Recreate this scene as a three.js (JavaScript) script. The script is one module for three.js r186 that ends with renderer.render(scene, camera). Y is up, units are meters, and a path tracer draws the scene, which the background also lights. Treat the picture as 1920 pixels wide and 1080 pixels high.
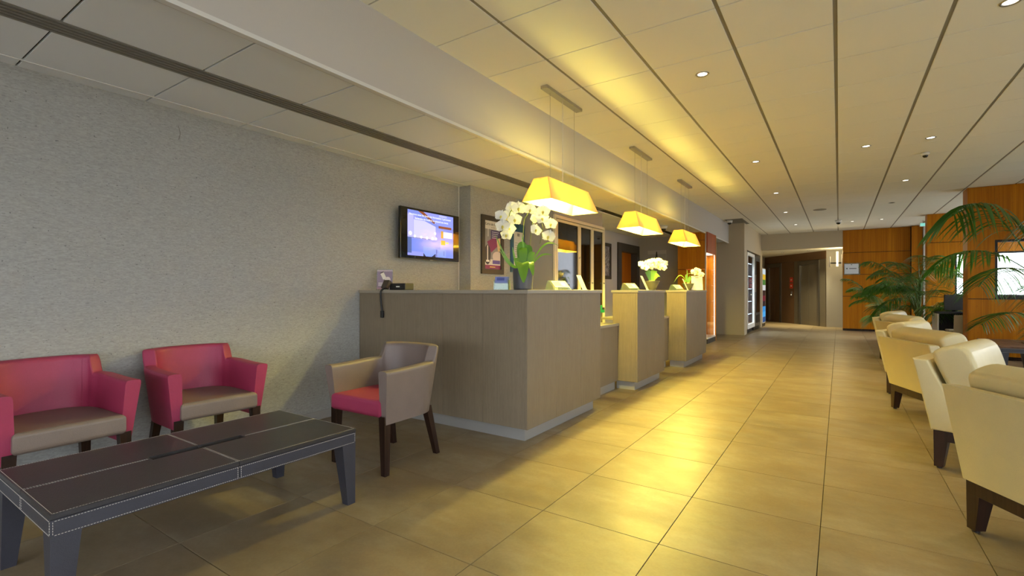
import * as THREE from 'three';
import { mergeGeometries, mergeVertices, toCreasedNormals } from 'three/addons/utils/BufferGeometryUtils.js';
import { RoundedBoxGeometry } from 'three/addons/geometries/RoundedBoxGeometry.js';

// ------------------------------------------------------------------ camera, sky, exposure
const scene = new THREE.Scene();
const renderer = new THREE.WebGLRenderer({ antialias: true });
renderer.toneMapping = THREE.LinearToneMapping;
renderer.toneMappingExposure = 1.32;
renderer.shadowMap.enabled = true;
const camera = new THREE.PerspectiveCamera(2 * Math.atan(540 / 913) * 180 / Math.PI, 1920 / 1080, 0.05, 200);
camera.position.set(0, 1.14, 0);
camera.rotation.y = THREE.MathUtils.degToRad(33.878);
camera.setViewOffset(1920, 1080, 0, -5, 1920, 1080);
scene.background = new THREE.Color().setRGB(3.6, 3.9, 4.3);      // bright overcast sky, seen and felt through the windows
const LAMP = { pendant: 5.6, down: 3.0 };

// ------------------------------------------------------------------ helpers
let seed = 7;
const rnd = () => { seed = (seed * 1664525 + 1013904223) >>> 0; return seed / 4294967296; };
const rr = (a, b) => a + (b - a) * rnd();
const used = {};
function numbered(name) { const n = used[name] = (used[name] ?? -1) + 1; return n ? name + '_' + String(n).padStart(3, '0') : name; }
function shadows(o) { o.castShadow = true; o.receiveShadow = true; return o; }
function thing(name, label, category, p = [0, 0, 0], turn = 0, group) {
  const o = new THREE.Group(); o.name = numbered(name); scene.add(o);
  o.position.set(...p); o.rotation.y = turn; o.userData = { label, category };
  if (group) o.userData.group = group;
  return o;
}
function struct(name, label, geo, m) {
  const o = geo ? shadows(new THREE.Mesh(geo, m)) : new THREE.Group();
  o.name = name; scene.add(o); o.userData = { kind: 'structure', label, category: 'room' };
  return o;
}
function part(parent, name, geo, m, label) {
  const o = shadows(new THREE.Mesh(geo, m)); o.name = name; parent.add(o);
  if (label) o.userData.label = label;
  return o;
}
function single(name, label, category, geo, m, p = [0, 0, 0], turn = 0, group) {
  const o = shadows(new THREE.Mesh(geo, m)); o.name = numbered(name); scene.add(o);
  o.position.set(...p); o.rotation.y = turn; o.userData = { label, category };
  if (group) o.userData.group = group;
  return o;
}
function uvBox(g) {                       // texture coordinates in metres from the face that each vertex lies on
  if (g.index) g = g.toNonIndexed();
  const p = g.attributes.position, n = g.attributes.normal, uv = new Float32Array(p.count * 2);
  for (let i = 0; i < p.count; i++) {
    const ax = Math.abs(n.getX(i)), ay = Math.abs(n.getY(i)), az = Math.abs(n.getZ(i));
    if (ay >= ax && ay >= az) { uv[2 * i] = p.getX(i); uv[2 * i + 1] = p.getZ(i); }
    else if (ax >= az) { uv[2 * i] = p.getZ(i); uv[2 * i + 1] = p.getY(i); }
    else { uv[2 * i] = p.getX(i); uv[2 * i + 1] = p.getY(i); }
  }
  g.setAttribute('uv', new THREE.BufferAttribute(uv, 2));
  return g;
}
function merge(list) { return mergeGeometries(list.map(g => { const q = g.index ? g.toNonIndexed() : g; for (const k of Object.keys(q.attributes)) if (!['position', 'normal', 'uv'].includes(k)) q.deleteAttribute(k); return q; })); }
function box(x0, x1, y0, y1, z0, z1) {    // plain box between two corners
  const g = new THREE.BoxGeometry(Math.abs(x1 - x0), Math.abs(y1 - y0), Math.abs(z1 - z0));
  g.translate((x0 + x1) / 2, (y0 + y1) / 2, (z0 + z1) / 2);
  return uvBox(g);
}
function rbox(x0, x1, y0, y1, z0, z1, r = 0.004, s = 1) {
  const g = new RoundedBoxGeometry(Math.abs(x1 - x0), Math.abs(y1 - y0), Math.abs(z1 - z0), s, r);
  g.translate((x0 + x1) / 2, (y0 + y1) / 2, (z0 + z1) / 2);
  return uvBox(g);
}
function cyl(r0, r1, h, n = 20, x = 0, y = 0, z = 0) { const g = new THREE.CylinderGeometry(r0, r1, h, n); g.translate(x, y + h / 2, z); return g; }
function lathe(pts, n = 28) { return new THREE.LatheGeometry(pts.map(p => new THREE.Vector2(p[0], p[1])), n); }
function tube(pts, r, n = 16, k = 6) { return new THREE.TubeGeometry(new THREE.CatmullRomCurve3(pts.map(p => new THREE.Vector3(...p))), n, r, k); }
function prismX(profile, w, bevel = 0, seg = 2) {   // profile of [z, y] points extruded along x, centred on x = 0
  const s = new THREE.Shape(profile.map(p => new THREE.Vector2(p[0], p[1])));
  const g = new THREE.ExtrudeGeometry(s, { depth: w - 2 * bevel, bevelEnabled: bevel > 0, bevelSize: bevel, bevelThickness: bevel, bevelOffset: -bevel, bevelSegments: seg });
  g.translate(0, 0, -(w - 2 * bevel) / 2); g.rotateY(-Math.PI / 2); g.scale(-1, 1, 1);
  const ix = g.index; const p = g.attributes.position, n = g.attributes.normal;   // mirrored: turn the faces back
  for (let i = 0; i < p.count; i += 3) for (const a of [p, n, g.attributes.uv]) for (let k = 0; k < a.itemSize; k++) { const q = a.array[(i + 1) * a.itemSize + k]; a.array[(i + 1) * a.itemSize + k] = a.array[(i + 2) * a.itemSize + k]; a.array[(i + 2) * a.itemSize + k] = q; }
  return uvBox(g);
}
function smoothProfile(pts, n = 28) { return new THREE.CatmullRomCurve3(pts.map(p => new THREE.Vector3(p[0], p[1], 0)), true, 'catmullrom', 0.5).getPoints(n).slice(0, -1).map(p => [p.x, p.y]); }
function soft(g, a = 0.7) { return uvBox(toCreasedNormals(g, a)); }
function taperLeg(x, z, top, w0, w1, dx = 0, dz = 0, bottom = 0) {   // four-sided leg, w0 at the top, w1 at the floor, foot shifted by dx, dz
  const g = new THREE.BoxGeometry(1, 1, 1), p = g.attributes.position;
  for (let i = 0; i < p.count; i++) {
    const t = p.getY(i) > 0, w = t ? w0 : w1;
    p.setXYZ(i, x + p.getX(i) * w + (t ? 0 : dx), t ? top : bottom, z + p.getZ(i) * w + (t ? 0 : dz));
  }
  g.computeVertexNormals(); return uvBox(g);
}
function grid(nu, nv, f) {                 // a surface from f(u, v) -> [x, y, z]
  const pos = [], uv = [], idx = [];
  for (let i = 0; i <= nu; i++) for (let j = 0; j <= nv; j++) { pos.push(...f(i / nu, j / nv)); uv.push(i / nu, j / nv); }
  for (let i = 0; i < nu; i++) for (let j = 0; j < nv; j++) { const a = i * (nv + 1) + j, b = a + nv + 1; idx.push(a, b, a + 1, b, b + 1, a + 1); }
  const g = new THREE.BufferGeometry(); g.setAttribute('position', new THREE.Float32BufferAttribute(pos, 3)); g.setAttribute('uv', new THREE.Float32BufferAttribute(uv, 2));
  g.setIndex(idx); g.computeVertexNormals(); return g;
}

// ------------------------------------------------------------------ textures
const clamp = (x, a = 0, b = 1) => Math.min(b, Math.max(a, x));
function noise(w, h, cx, cy, s) {          // tiling value noise with cx by cy cells
  let q = s; const R = () => { q = (q * 1664525 + 1013904223) >>> 0; return q / 4294967296; };
  const g = new Float32Array(cx * cy).map(R), out = new Float32Array(w * h);
  for (let y = 0; y < h; y++) {
    const fy = y / h * cy, y0 = fy | 0, ty = fy - y0, sy = ty * ty * (3 - 2 * ty), r0 = (y0 % cy) * cx, r1 = ((y0 + 1) % cy) * cx;
    for (let x = 0; x < w; x++) {
      const fx = x / w * cx, x0 = fx | 0, tx = fx - x0, sx = tx * tx * (3 - 2 * tx), a = x0 % cx, b = (x0 + 1) % cx;
      out[y * w + x] = (g[r0 + a] * (1 - sx) + g[r0 + b] * sx) * (1 - sy) + (g[r1 + a] * (1 - sx) + g[r1 + b] * sx) * sy;
    }
  }
  return out;
}
function layers(w, h, list) {              // list of [cells x, cells y, weight, seed]
  const out = new Float32Array(w * h); let t = 0;
  for (const [cx, cy, k, s] of list) { const n = noise(w, h, cx, cy, s); t += k; for (let i = 0; i < out.length; i++) out[i] += n[i] * k; }
  for (let i = 0; i < out.length; i++) out[i] /= t;
  return out;
}
function dataTex(w, h, f, srgb, rx, ry) {  // f(i) -> [r, g, b] 0..255; rx, ry: size in metres
  const d = new Uint8Array(w * h * 4);
  for (let i = 0; i < w * h; i++) { const c = f(i); d[4 * i] = c[0]; d[4 * i + 1] = c[1]; d[4 * i + 2] = c[2]; d[4 * i + 3] = 255; }
  const t = new THREE.DataTexture(d, w, h, THREE.RGBAFormat);
  t.wrapS = t.wrapT = THREE.RepeatWrapping; t.magFilter = THREE.LinearFilter; t.minFilter = THREE.LinearMipmapLinearFilter; t.generateMipmaps = true;
  if (srgb) t.colorSpace = THREE.SRGBColorSpace;
  t.repeat.set(1 / rx, 1 / ry); t.needsUpdate = true;
  return t;
}
const mixc = (a, b, t) => [a[0] + (b[0] - a[0]) * t, a[1] + (b[1] - a[1]) * t, a[2] + (b[2] - a[2]) * t].map(v => clamp(v, 0, 255));
function canvasTex(w, h, draw) {
  const c = document.createElement('canvas'); c.width = w; c.height = h;
  draw(c.getContext('2d'), w, h);
  const t = new THREE.CanvasTexture(c); t.colorSpace = THREE.SRGBColorSpace; return t;
}
const S = (o) => new THREE.MeshStandardMaterial(o);
const P = (o) => new THREE.MeshPhysicalMaterial(o);

const M = {};
{ // concrete-look porcelain
  const W = 1024, a = layers(W, W, [[8, 10, 1, 3], [20, 28, 0.8, 5], [52, 80, 0.5, 8], [140, 180, 0.25, 9]]), b = layers(W, W, [[10, 30, 1, 21], [30, 90, 0.7, 22], [120, 260, 0.4, 23]]), f = noise(W, W, 512, 512, 77);
  M.tile = P({ specularIntensity: 0.65,
    map: dataTex(W, W, i => { const t = clamp((a[i] - 0.5) * 2.0 + 0.5), u = clamp((b[i] - 0.5) * 2.2 + 0.5); return mixc(mixc([124, 109, 84], [152, 138, 112], t), [136, 115, 84], u * 0.55).map(v => v * (0.975 + 0.05 * f[i])); }, true, 3.6, 3.6),
    roughnessMap: dataTex(W, W, i => { const v = 255 * clamp(0.40 + 0.10 * (b[i] - 0.5) + 0.06 * (a[i] - 0.5)); return [v, v, v]; }, false, 3.6, 3.6), roughness: 1,
  });
}
{ // woven wall covering with horizontal slubs
  const W = 1024, a = layers(W, W, [[120, 420, 1, 31], [260, 512, 0.9, 32], [60, 300, 0.4, 33]]), b = noise(W, W, 190, 480, 41), c = layers(W, W, [[5, 4, 1, 51], [12, 10, 0.6, 52]]);
  const h = new Float32Array(W * W).map((_, i) => clamp(0.5 + (a[i] - 0.5) * 1.2 - (b[i] > 0.95 ? 0.35 : 0)));
  M.linen = S({
    map: dataTex(W, W, i => { const d = b[i] > 0.945 ? 0.70 : 1; return mixc([148, 147, 141], [172, 171, 165], clamp(a[i] * 1.3 - 0.15 + (c[i] - 0.5) * 0.12)).map(v => v * d); }, true, 2.0, 2.0),
    bumpMap: dataTex(W, W, i => { const v = h[i] * 255; return [v, v, v]; }, false, 2.0, 2.0), bumpScale: 0.0006, roughness: 0.82,
  });
}
function woodMat(c0, c1, c2, sd, rough, coat) {
  const W = 512, H = 512, a = layers(W, H, [[60, 3, 1, sd], [128, 4, 0.8, sd + 1], [256, 8, 0.5, sd + 2]]), b = layers(W, H, [[4, 1, 1, sd + 5], [9, 2, 0.8, sd + 6]]), p = noise(W, H, 200, 60, sd + 9);
  return P({ map: dataTex(W, H, i => mixc(mixc(c0, c1, clamp((a[i] - 0.5) * 2.2 + 0.5)), c2, clamp(b[i] * 1.4 - 0.35) * 0.6).map(v => v * (p[i] > 0.93 ? 0.86 : 1)), true, 1.2, 2.4), roughness: rough, clearcoat: coat, clearcoatRoughness: 0.25, specularIntensity: 0.35 });
}
M.veneer = woodMat([172, 106, 8], [200, 130, 14], [150, 86, 4], 101, 0.45, 0);
M.redveneer = woodMat([150, 62, 14], [176, 80, 20], [124, 46, 8], 131, 0.45, 0);
M.door = woodMat([190, 104, 12], [216, 124, 18], [166, 82, 8], 161, 0.45, 0);
M.darkwood = woodMat([40, 26, 20], [58, 38, 28], [34, 20, 15], 191, 0.42, 0.25);
M.tablewood = woodMat([92, 62, 38], [120, 84, 52], [80, 52, 30], 221, 0.4, 0.2);
{ // brown laminate of the desk
  const W = 512, a = layers(W, W, [[200, 6, 1, 61], [330, 40, 0.7, 62], [20, 14, 0.5, 63]]);
  M.desk = S({ map: dataTex(W, W, i => mixc([127, 113, 92], [136, 122, 100], clamp((a[i] - 0.5) * 2.0 + 0.5)), true, 1.0, 1.0), roughness: 0.5 });
}
function leather(col, rough, sd, spread = 0.1) {
  const W = 256, a = layers(W, W, [[60, 60, 1, sd], [128, 128, 1, sd + 1]]), c = layers(W, W, [[4, 4, 1, sd + 2], [9, 9, 1, sd + 3]]);
  return P({
    map: dataTex(W, W, i => col.map(v => clamp(v * (1 - spread / 2 + spread * (c[i] * 0.7 + a[i] * 0.3)), 0, 255)), true, 0.5, 0.5),
    bumpMap: dataTex(W, W, i => { const v = a[i] * 255; return [v, v, v]; }, false, 0.16, 0.16), bumpScale: 0.0006, roughness: rough,
  });
}
M.red = leather([156, 50, 82], 0.5, 301);
M.taupe = leather([120, 106, 98], 0.42, 311);
M.cream = leather([208, 194, 146], 0.4, 321, 0.05);
M.black = leather([44, 42, 44], 0.36, 331, 0.25);
M.blackEdge = leather([50, 50, 58], 0.42, 335, 0.2);
M.stitch = S({ color: 0xcfcac0, roughness: 0.8 });
{
  const W = 256, a = layers(W, W, [[128, 128, 1, 401], [64, 64, 0.6, 402]]);
  const bump = dataTex(W, W, i => { const v = a[i] * 255; return [v, v, v]; }, false, 0.3, 0.3);
  M.ceil = S({ color: new THREE.Color().setRGB(0.86, 0.85, 0.76), bumpMap: bump, bumpScale: 0.0005, roughness: 0.9 });
  M.metalceil = S({ color: new THREE.Color().setRGB(0.78, 0.80, 0.81), roughness: 0.5 });
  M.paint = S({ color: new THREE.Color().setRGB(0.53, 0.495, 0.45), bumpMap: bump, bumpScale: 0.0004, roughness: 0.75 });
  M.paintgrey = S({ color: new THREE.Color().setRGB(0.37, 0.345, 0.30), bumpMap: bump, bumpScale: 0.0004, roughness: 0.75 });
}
M.paintlamplit = S({ color: new THREE.Color().setRGB(0.50, 0.42, 0.29), roughness: 0.75 });  // bulkhead paint with warm lamp light put into its colour, for column and header
M.grid = S({ color: new THREE.Color().setRGB(0.27, 0.25, 0.20), roughness: 0.6 });
M.white = S({ color: 0xe6e4de, roughness: 0.5 });
M.whiteTrim = S({ color: 0xdad8d2, roughness: 0.45 });
M.grout = S({ color: 0x4d4232, roughness: 0.9 });
M.kick = S({ color: 0xa9a7a2, roughness: 0.42, metalness: 0.3 });
M.deskTop = S({ color: 0x9d9484, roughness: 0.35 });
M.alu = S({ color: 0xb4b2ac, roughness: 0.35, metalness: 0.9 });
M.steel = S({ color: 0x8c8880, roughness: 0.28, metalness: 1 });
M.bronze = P({ color: 0x7d5f42, roughness: 0.32, metalness: 0.5 });
M.brushed = P({ color: 0x8a8272, roughness: 0.3, metalness: 0.75 });
M.dark = S({ color: 0x1c1a19, roughness: 0.5 });
M.slot = S({ color: 0x7d796f, roughness: 0.55 });
M.slotdark = S({ color: 0x24231f, roughness: 0.8 });
M.blackGloss = P({ color: 0x0b0b0d, roughness: 0.12, clearcoat: 0.6 });
M.frameDark = S({ color: 0x3d342a, roughness: 0.5 });
M.doorFrame = S({ color: 0x45403a, roughness: 0.5 });
M.glass = P({ color: 0xffffff, transmission: 1, thickness: 0, roughness: 0, ior: 1.5 });
M.acrylic = P({ color: 0xe6f2ec, transmission: 0.9, thickness: 0, roughness: 0.05, ior: 1.49 });
M.smoked = P({ color: 0x17120c, roughness: 0.04, ior: 1.5 });
M.paper = S({ color: 0xf0ece2, roughness: 0.7 });
M.leaf = P({ color: new THREE.Color().setRGB(0.075, 0.23, 0.02), roughness: 0.4, transmission: 0.25, thickness: 0 });
M.leafPale = P({ color: new THREE.Color().setRGB(0.17, 0.36, 0.03), roughness: 0.4, transmission: 0.25, thickness: 0 });
M.orchidLeaf = P({ color: new THREE.Color().setRGB(0.085, 0.22, 0.02), roughness: 0.35, transmission: 0.2, thickness: 0 });
M.petal = P({ color: new THREE.Color().setRGB(0.86, 0.86, 0.80), roughness: 0.6, transmission: 0.25, thickness: 0 });
M.lip = S({ color: 0xe2d25e, roughness: 0.5 });
M.stem = S({ color: 0x5d6b2c, roughness: 0.55 });
M.potGrey = S({ color: 0x4b4a50, roughness: 0.4 });
M.soil = S({ color: 0x6b5a33, roughness: 0.95 });
M.shade = P({ color: new THREE.Color().setRGB(0.92, 0.66, 0.25), roughness: 1, transmission: 0.2, thickness: 0 });
M.bulb = S({ color: 0x222222, emissive: new THREE.Color().setRGB(1, 0.86, 0.5), emissiveIntensity: 12 });
M.downGlow = S({ color: 0x222222, emissive: new THREE.Color().setRGB(1, 0.93, 0.8), emissiveIntensity: 4 });
const WARM = new THREE.Color().setRGB(1, 0.86, 0.16), SPOT = new THREE.Color().setRGB(1, 0.85, 0.48);

// ------------------------------------------------------------------ the room
const H = 2.87, H2 = 2.40, XL = -3.83, XB = -2.37;
function inView(x, y, z, m = 0.25) {
  const s = 0.55739, c = 0.83025, d = -s * x - c * z, r = c * x - s * z;
  return d > 0.15 && Math.abs(r / d) < 960 / 913 + m && Math.abs((y - 1.14) / d) < 545 / 913 + m;
}
{ // floor: screed, then porcelain tiles 0.6 m
  const f = struct('floor', 'beige brown floor of large square porcelain tiles', uvBox(box(-4.5, 3.9, -0.25, -0.012, 3.2, -22)), M.grout);
  const variants = [];
  for (let k = 0; k < 24; k++) {
    const g = rbox(-0.2985, 0.2985, -0.014, 0, -0.2985, 0.2985, 0.0012, 1), u = rr(0, 3.6), v = rr(0, 3.6), t = g.attributes.uv;
    for (let i = 0; i < t.count; i++) t.setXY(i, t.getX(i) + u, t.getY(i) + v);
    variants.push(g);
  }
  const cells = [];
  for (let i = -7; i <= 7; i++) for (let j = -5; j <= 33; j++) { const x = -0.974 + 0.6 * i, z = -1.887 - 0.6 * j; if (x > -4.3 && x < 3.8 && z < 3.1) cells.push([x, z, Math.hypot(x, z)]); }
  const near = cells.filter(c => inView(c[0], 0, c[1])).sort((a, b) => a[2] - b[2]).slice(0, 300), pick = new Set(near), rest = [];
  for (const c of cells) {
    const g = variants[(rnd() * 24) | 0];
    if (pick.has(c)) { const t = part(f, numbered('floor_tile'), g, M.tile); t.position.set(c[0], 0, c[1]); }
    else rest.push(g.clone().translate(c[0], 0, c[1]));
  }
  part(f, 'far_floor_tiles', merge(rest), M.tile).userData.kind = 'stuff';
}
{ // main ceiling: slab, runners, mineral tiles 0.6 m
  const c = struct('ceiling', 'off white suspended ceiling of square tiles over the lobby', box(XB - 0.1, 3.9, H + 0.03, H + 0.2, 3.2, -17.1), M.paintgrey);
  const runners = [], rest = [], gT = rbox(-0.288, 0.288, 0, 0.02, -0.2985, 0.2985, 0.0025, 1), cells = [];
  for (let i = -4; i <= 6; i++) runners.push(box(-0.02 + 0.6 * i - 0.016, -0.02 + 0.6 * i + 0.016, H + 0.006, H + 0.024, 3.0, -16.9));
  part(c, 'runner', merge(runners), M.grid).userData.kind = 'stuff';
  for (let i = -4; i < 6; i++) for (let j = -11; j <= 23; j++) {
    const x = 0.28 + 0.6 * i, z = -3.476 - 0.605 * j + 0.0;
    if (z > 3.0 || z < -16.95) continue;
    cells.push([x, z, Math.hypot(x, z)]);
  }
  const pick = new Set(cells.filter(q => inView(q[0], H, q[1])).sort((a, b) => a[2] - b[2]).slice(0, 300));
  for (const q of cells) {
    let g = gT;
    if (pick.has(q)) { const t = part(c, numbered('ceiling_tile'), g, M.ceil); t.position.set(q[0], H, q[1]); }
    else rest.push(g.clone().translate(q[0], H, q[1]));
  }
  part(c, 'ceiling_tile_field', merge(rest), M.ceil).userData.kind = 'stuff';
}
{ // lower ceiling along the left wall
  const c = struct('ceiling_lower', 'lowered pale metal panel ceiling along the left wall', box(-4.3, XB - 0.06, H2 + 0.03, H2 + 0.2, 3.2, -13.6), M.paintgrey);
  part(c, 'joint_backing', box(-4.25, -2.42, H2 + 0.012, H2 + 0.03, 3.0, -13.5), M.slotdark);
  const rows = [[-2.445, -3.02], [-3.165, -3.70], [-3.708, -4.02]], rest = [];
  for (const [x0, x1] of rows) {
    const g = rbox(x1, x0, 0, 0.015, -0.302, 0.302, 0.002, 1);
    for (let j = -8; j < 20; j++) {
      const z = -1.636 - 0.6133 * j;
      if (inView((x0 + x1) / 2, H2, z)) { const t = part(c, numbered('ceiling_panel'), g, M.metalceil); t.position.set(0, H2, z); }
      else rest.push(g.clone().translate(0, H2, z));
    }
  }
  part(c, 'ceiling_panel_field', merge(rest), M.metalceil).userData.kind = 'stuff';
  part(c, 'edge_strip', box(-3.7005, -3.7075, H2 - 0.004, H2 + 0.01, 3, -11.4), M.whiteTrim);
}
{ // slot air diffuser in the lower ceiling
  const t = thing('slot_diffuser', 'long dark slotted air diffuser set in the lowered ceiling', 'air vent', [0, H2, 0]);
  part(t, 'trough', box(-3.022, -3.163, 0.004, 0.03, 2.8, -7.1), M.slotdark);
  for (let k = 0; k < 5; k++) { const x = -3.026 - k * 0.0335; part(t, 'blade', box(x + 0.006, x - 0.012, -0.005, 0.01, 2.8, -7.1), M.slot); }
}
{ // bulkhead between the two ceilings
  const b = struct('beam', 'painted grey beige bulkhead between lowered and main ceiling', box(XB - 0.06, XB, H2 - 0.02, H + 0.03, 3.0, -13.6), M.paint);
  part(b, 'lip', box(XB - 0.028, XB + 0.008, H2 - 0.034, H2 - 0.012, 3.0, -13.6), M.whiteTrim, 'white metal edge along the bottom');
  part(b, 'edge_strip', box(XB - 0.066, XB - 0.058, H2 - 0.006, H2 + 0.02, 3.0, -13.6), M.whiteTrim);
}
// walls
part(struct('wall_left', 'grey woven textured wall covering behind the tub chairs', box(XL - 0.3, XL, -0.2, H2 + 0.05, 3.2, -4.55), M.linen), 'scuff_mark', tube([[XL + 0.001, 2.291, -1.523], [XL + 0.001, 2.242, -1.536], [XL + 0.001, 2.195, -1.526]], 0.0022, 10, 5), M.slot, 'short dark scratch');
struct('wall_left_step', 'short projecting section of textured wall behind the poster', merge([box(-4.13, -3.65, -0.2, H2 + 0.05, -4.55, -5.76)]), M.linen);
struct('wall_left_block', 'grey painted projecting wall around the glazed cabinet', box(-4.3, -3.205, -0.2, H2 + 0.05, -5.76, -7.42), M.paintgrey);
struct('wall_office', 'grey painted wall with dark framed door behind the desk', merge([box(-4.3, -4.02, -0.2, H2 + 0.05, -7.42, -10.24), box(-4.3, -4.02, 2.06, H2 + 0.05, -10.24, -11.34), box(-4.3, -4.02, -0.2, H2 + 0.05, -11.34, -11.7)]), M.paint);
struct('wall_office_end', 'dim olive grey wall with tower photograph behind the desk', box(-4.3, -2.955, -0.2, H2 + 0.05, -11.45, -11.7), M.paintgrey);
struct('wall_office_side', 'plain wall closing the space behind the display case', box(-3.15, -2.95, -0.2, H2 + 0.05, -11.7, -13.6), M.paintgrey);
struct('baseboard_left', 'grey tiled skirting at the foot of the textured wall', rbox(XL, XL + 0.012, 0, 0.075, 3.0, -3.12, 0.002), M.kick);
struct('trim_1', 'metal corner bead on the projecting wall edge', box(-3.836, -3.825, 0, H2, -4.538, -4.552), M.whiteTrim);
{ // column that ends the bulkhead, with a niche for the machines
  struct('wall_column', 'broad grey beige column at the end of the bulkhead', merge([box(-3.15, -2.0, -0.2, H + 0.05, -13.6, -14.02), box(-2.9, -2.0, 2.21, H + 0.05, -14.02, -16.62), box(-2.95, -2.75, -0.2, 2.21, -14.02, -16.62), box(-2.9, -2.0, -0.2, H + 0.05, -16.62, -17.05)]), M.paintlamplit);
  struct('wall_header', 'grey beige header above the opening to the lift lobby', box(-2.0, 0.09, 2.39, H + 0.05, -16.85, -17.05), M.paintlamplit);
}
const veneerWall = (name, label, back, panels, m = M.veneer) => { const w = struct(name, label, back, M.darkwood); for (const g of panels) part(w, numbered('wood_panel'), g, m); return w; };
const rowsY = [[0.06, 0.975], [0.987, 1.595], [1.607, 2.215], [2.227, H - 0.005]];
veneerWall('wall_end', 'orange brown wood veneer end wall right of lift opening', box(0.09, 1.9, -0.2, H + 0.05, -16.92, -17.1), rowsY.map(r => rbox(0.092, 1.60, r[0], r[1], -16.88, -16.925, 0.003)));
veneerWall('wall_end_pilaster', 'narrow wood veneer pilaster at the end of wood wall', box(1.615, 1.84, -0.2, H + 0.03, -16.72, -16.92), [rbox(1.605, 1.83, 0.06, H - 0.01, -16.69, -16.725, 0.003)]);
{ // the two wood walls with windows at the right: [face z, left edge x]
  const mk = (name, label, zf, xl, th, joint) => {
    const b = [box(xl, 2.13, -0.2, H + 0.03, zf - 0.03, zf - th), box(2.13, 3.7, -0.2, 1.03, zf - 0.03, zf - th), box(2.13, 3.7, 1.97, H + 0.03, zf - 0.03, zf - th), box(3.45, 3.7, 1.03, 1.97, zf - 0.03, zf - th)];
    const g = [], tops = joint ? [[1.975, 2.215], [2.227, H - 0.005]] : [[1.975, H - 0.005]];
    for (const [x0, x1] of [[xl, 2.1285], [2.1295, 2.80], [2.801, 3.6]]) {
      g.push(rbox(x0, x1, 0.06, 0.995, zf, zf - 0.032, 0.002));
      for (const [y0, y1] of tops) g.push(rbox(x0, x1, x0 < 2.1 && y0 < 2 ? 1.007 : y0, y1, zf, zf - 0.032, 0.002));
    }
    g.push(rbox(xl - 0.006, xl - 0.0005, 0.06, H - 0.005, zf - 0.001, zf - th, 0.001));
    veneerWall(name, label, merge(b), g);
  };
  mk('wall_pier_near', 'wood veneer wall with a bright window behind big palm', -11.07, 1.80, 0.36, false);
  mk('wall_pier_far', 'wood veneer wall behind the black desk and monitor', -14.40, 1.665, 0.3, true);
  const win = (n, zf, th) => {
    const w = struct('window_' + n, n === 1 ? 'bright window behind the big palm' : 'bright window strip above the black desk');
    part(w, 'window_frame', merge([box(2.125, 2.165, 1.03, 1.97, zf - 0.02, zf - 0.12), box(3.41, 3.45, 1.03, 1.97, zf - 0.02, zf - 0.12), box(2.165, 3.41, 1.03, 1.06, zf - 0.02, zf - 0.12), box(2.165, 3.41, 1.94, 1.97, zf - 0.02, zf - 0.12), box(2.76, 2.80, 1.06, 1.94, zf - 0.02, zf - 0.12)]), M.dark);
    part(w, 'pane', box(2.165, 2.76, 1.06, 1.94, zf - 0.07, zf - 0.076), M.glass);
    part(w, 'pane', box(2.80, 3.41, 1.06, 1.94, zf - 0.07, zf - 0.076), M.glass);
  };
  win(1, -11.07); win(2, -14.4);
}
// right-hand outside wall: posts, sill and head with tall panes between them
function glazed(name, n, label, along, fixed, a0, a1, count, y0, y1) {
  const seg = [], th = 0.16, B = (u0, u1, v0, v1) => along === 'z' ? box(fixed, fixed + th, v0, v1, u0, u1) : box(u0, u1, v0, v1, fixed, fixed + th);
  seg.push(B(a0, a1, -0.2, y0), B(a0, a1, y1, H + 0.05));
  const step = (a1 - a0) / count, w = struct('window_' + n, label);
  for (let k = 0; k <= count; k++) { const u = a0 + k * step; seg.push(B(u - 0.09, u + 0.09, y0, y1)); }
  for (let k = 0; k < count; k++) {
    const u0 = a0 + k * step + Math.sign(step) * 0.09, u1 = a0 + (k + 1) * step - Math.sign(step) * 0.09;
    part(w, 'pane', along === 'z' ? box(fixed + 0.07, fixed + 0.076, y0, y1, u0, u1) : box(u0, u1, y0, y1, fixed + 0.07, fixed + 0.076), M.glass);
  }
  struct(name, label.replace('windows', 'wall'), merge(seg), M.paint);
}
glazed('wall_right', 3, 'tall windows at the right front of the lobby', 'z', 3.6, 3.0, -2.6, 3, 0.1, 2.7);
glazed('wall_right_far', 7, 'windows beside the lounge chairs', 'z', 3.6, -2.6, -10.98, 4, 1.03, 2.0);
glazed('wall_rear', 4, 'tall windows behind the photographer', 'x', 3.0, -3.83, 3.6, 3, 0.1, 1.8);
glazed('wall_alcove', 5, 'windows beside the desk alcove', 'z', 3.6, -11.43, -14.4, 1, 0.1, 2.75);
glazed('wall_side', 6, 'windows between the wood pier and end wall', 'z', 1.84, -14.7, -16.7, 1, 0.1, 2.8);
struct('ground', 'pale paving outside the windows', box(-14, 40, -0.45, -0.3, 30, -45), S({ color: 0xa5a199, roughness: 0.9 }));

{ // lift lobby behind the header
  struct('ceiling_lobby', 'white ceiling of the lift lobby', box(-2.9, 0.5, H2, H2 + 0.2, -17.05, -22), M.ceil);
  struct('wall_lobby_left', 'yellowish wall at the left of the lift lobby', box(-2.6, -2.36, -0.2, H2 + 0.1, -17.05, -22), M.paint);
  struct('wall_lobby_right', 'grey wall at the right of the lift lobby', box(0.09, 0.3, -0.2, H2 + 0.1, -17.1, -22), M.paintgrey);
  struct('wall_lobby_end', 'grey wall beside the lift doors', merge([box(-0.345, 0.1, -0.2, H2 + 0.1, -18.215, -18.5), box(-2.6, 0.3, -0.2, H2 + 0.1, -21.6, -21.9)]), M.paintgrey);
}

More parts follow.
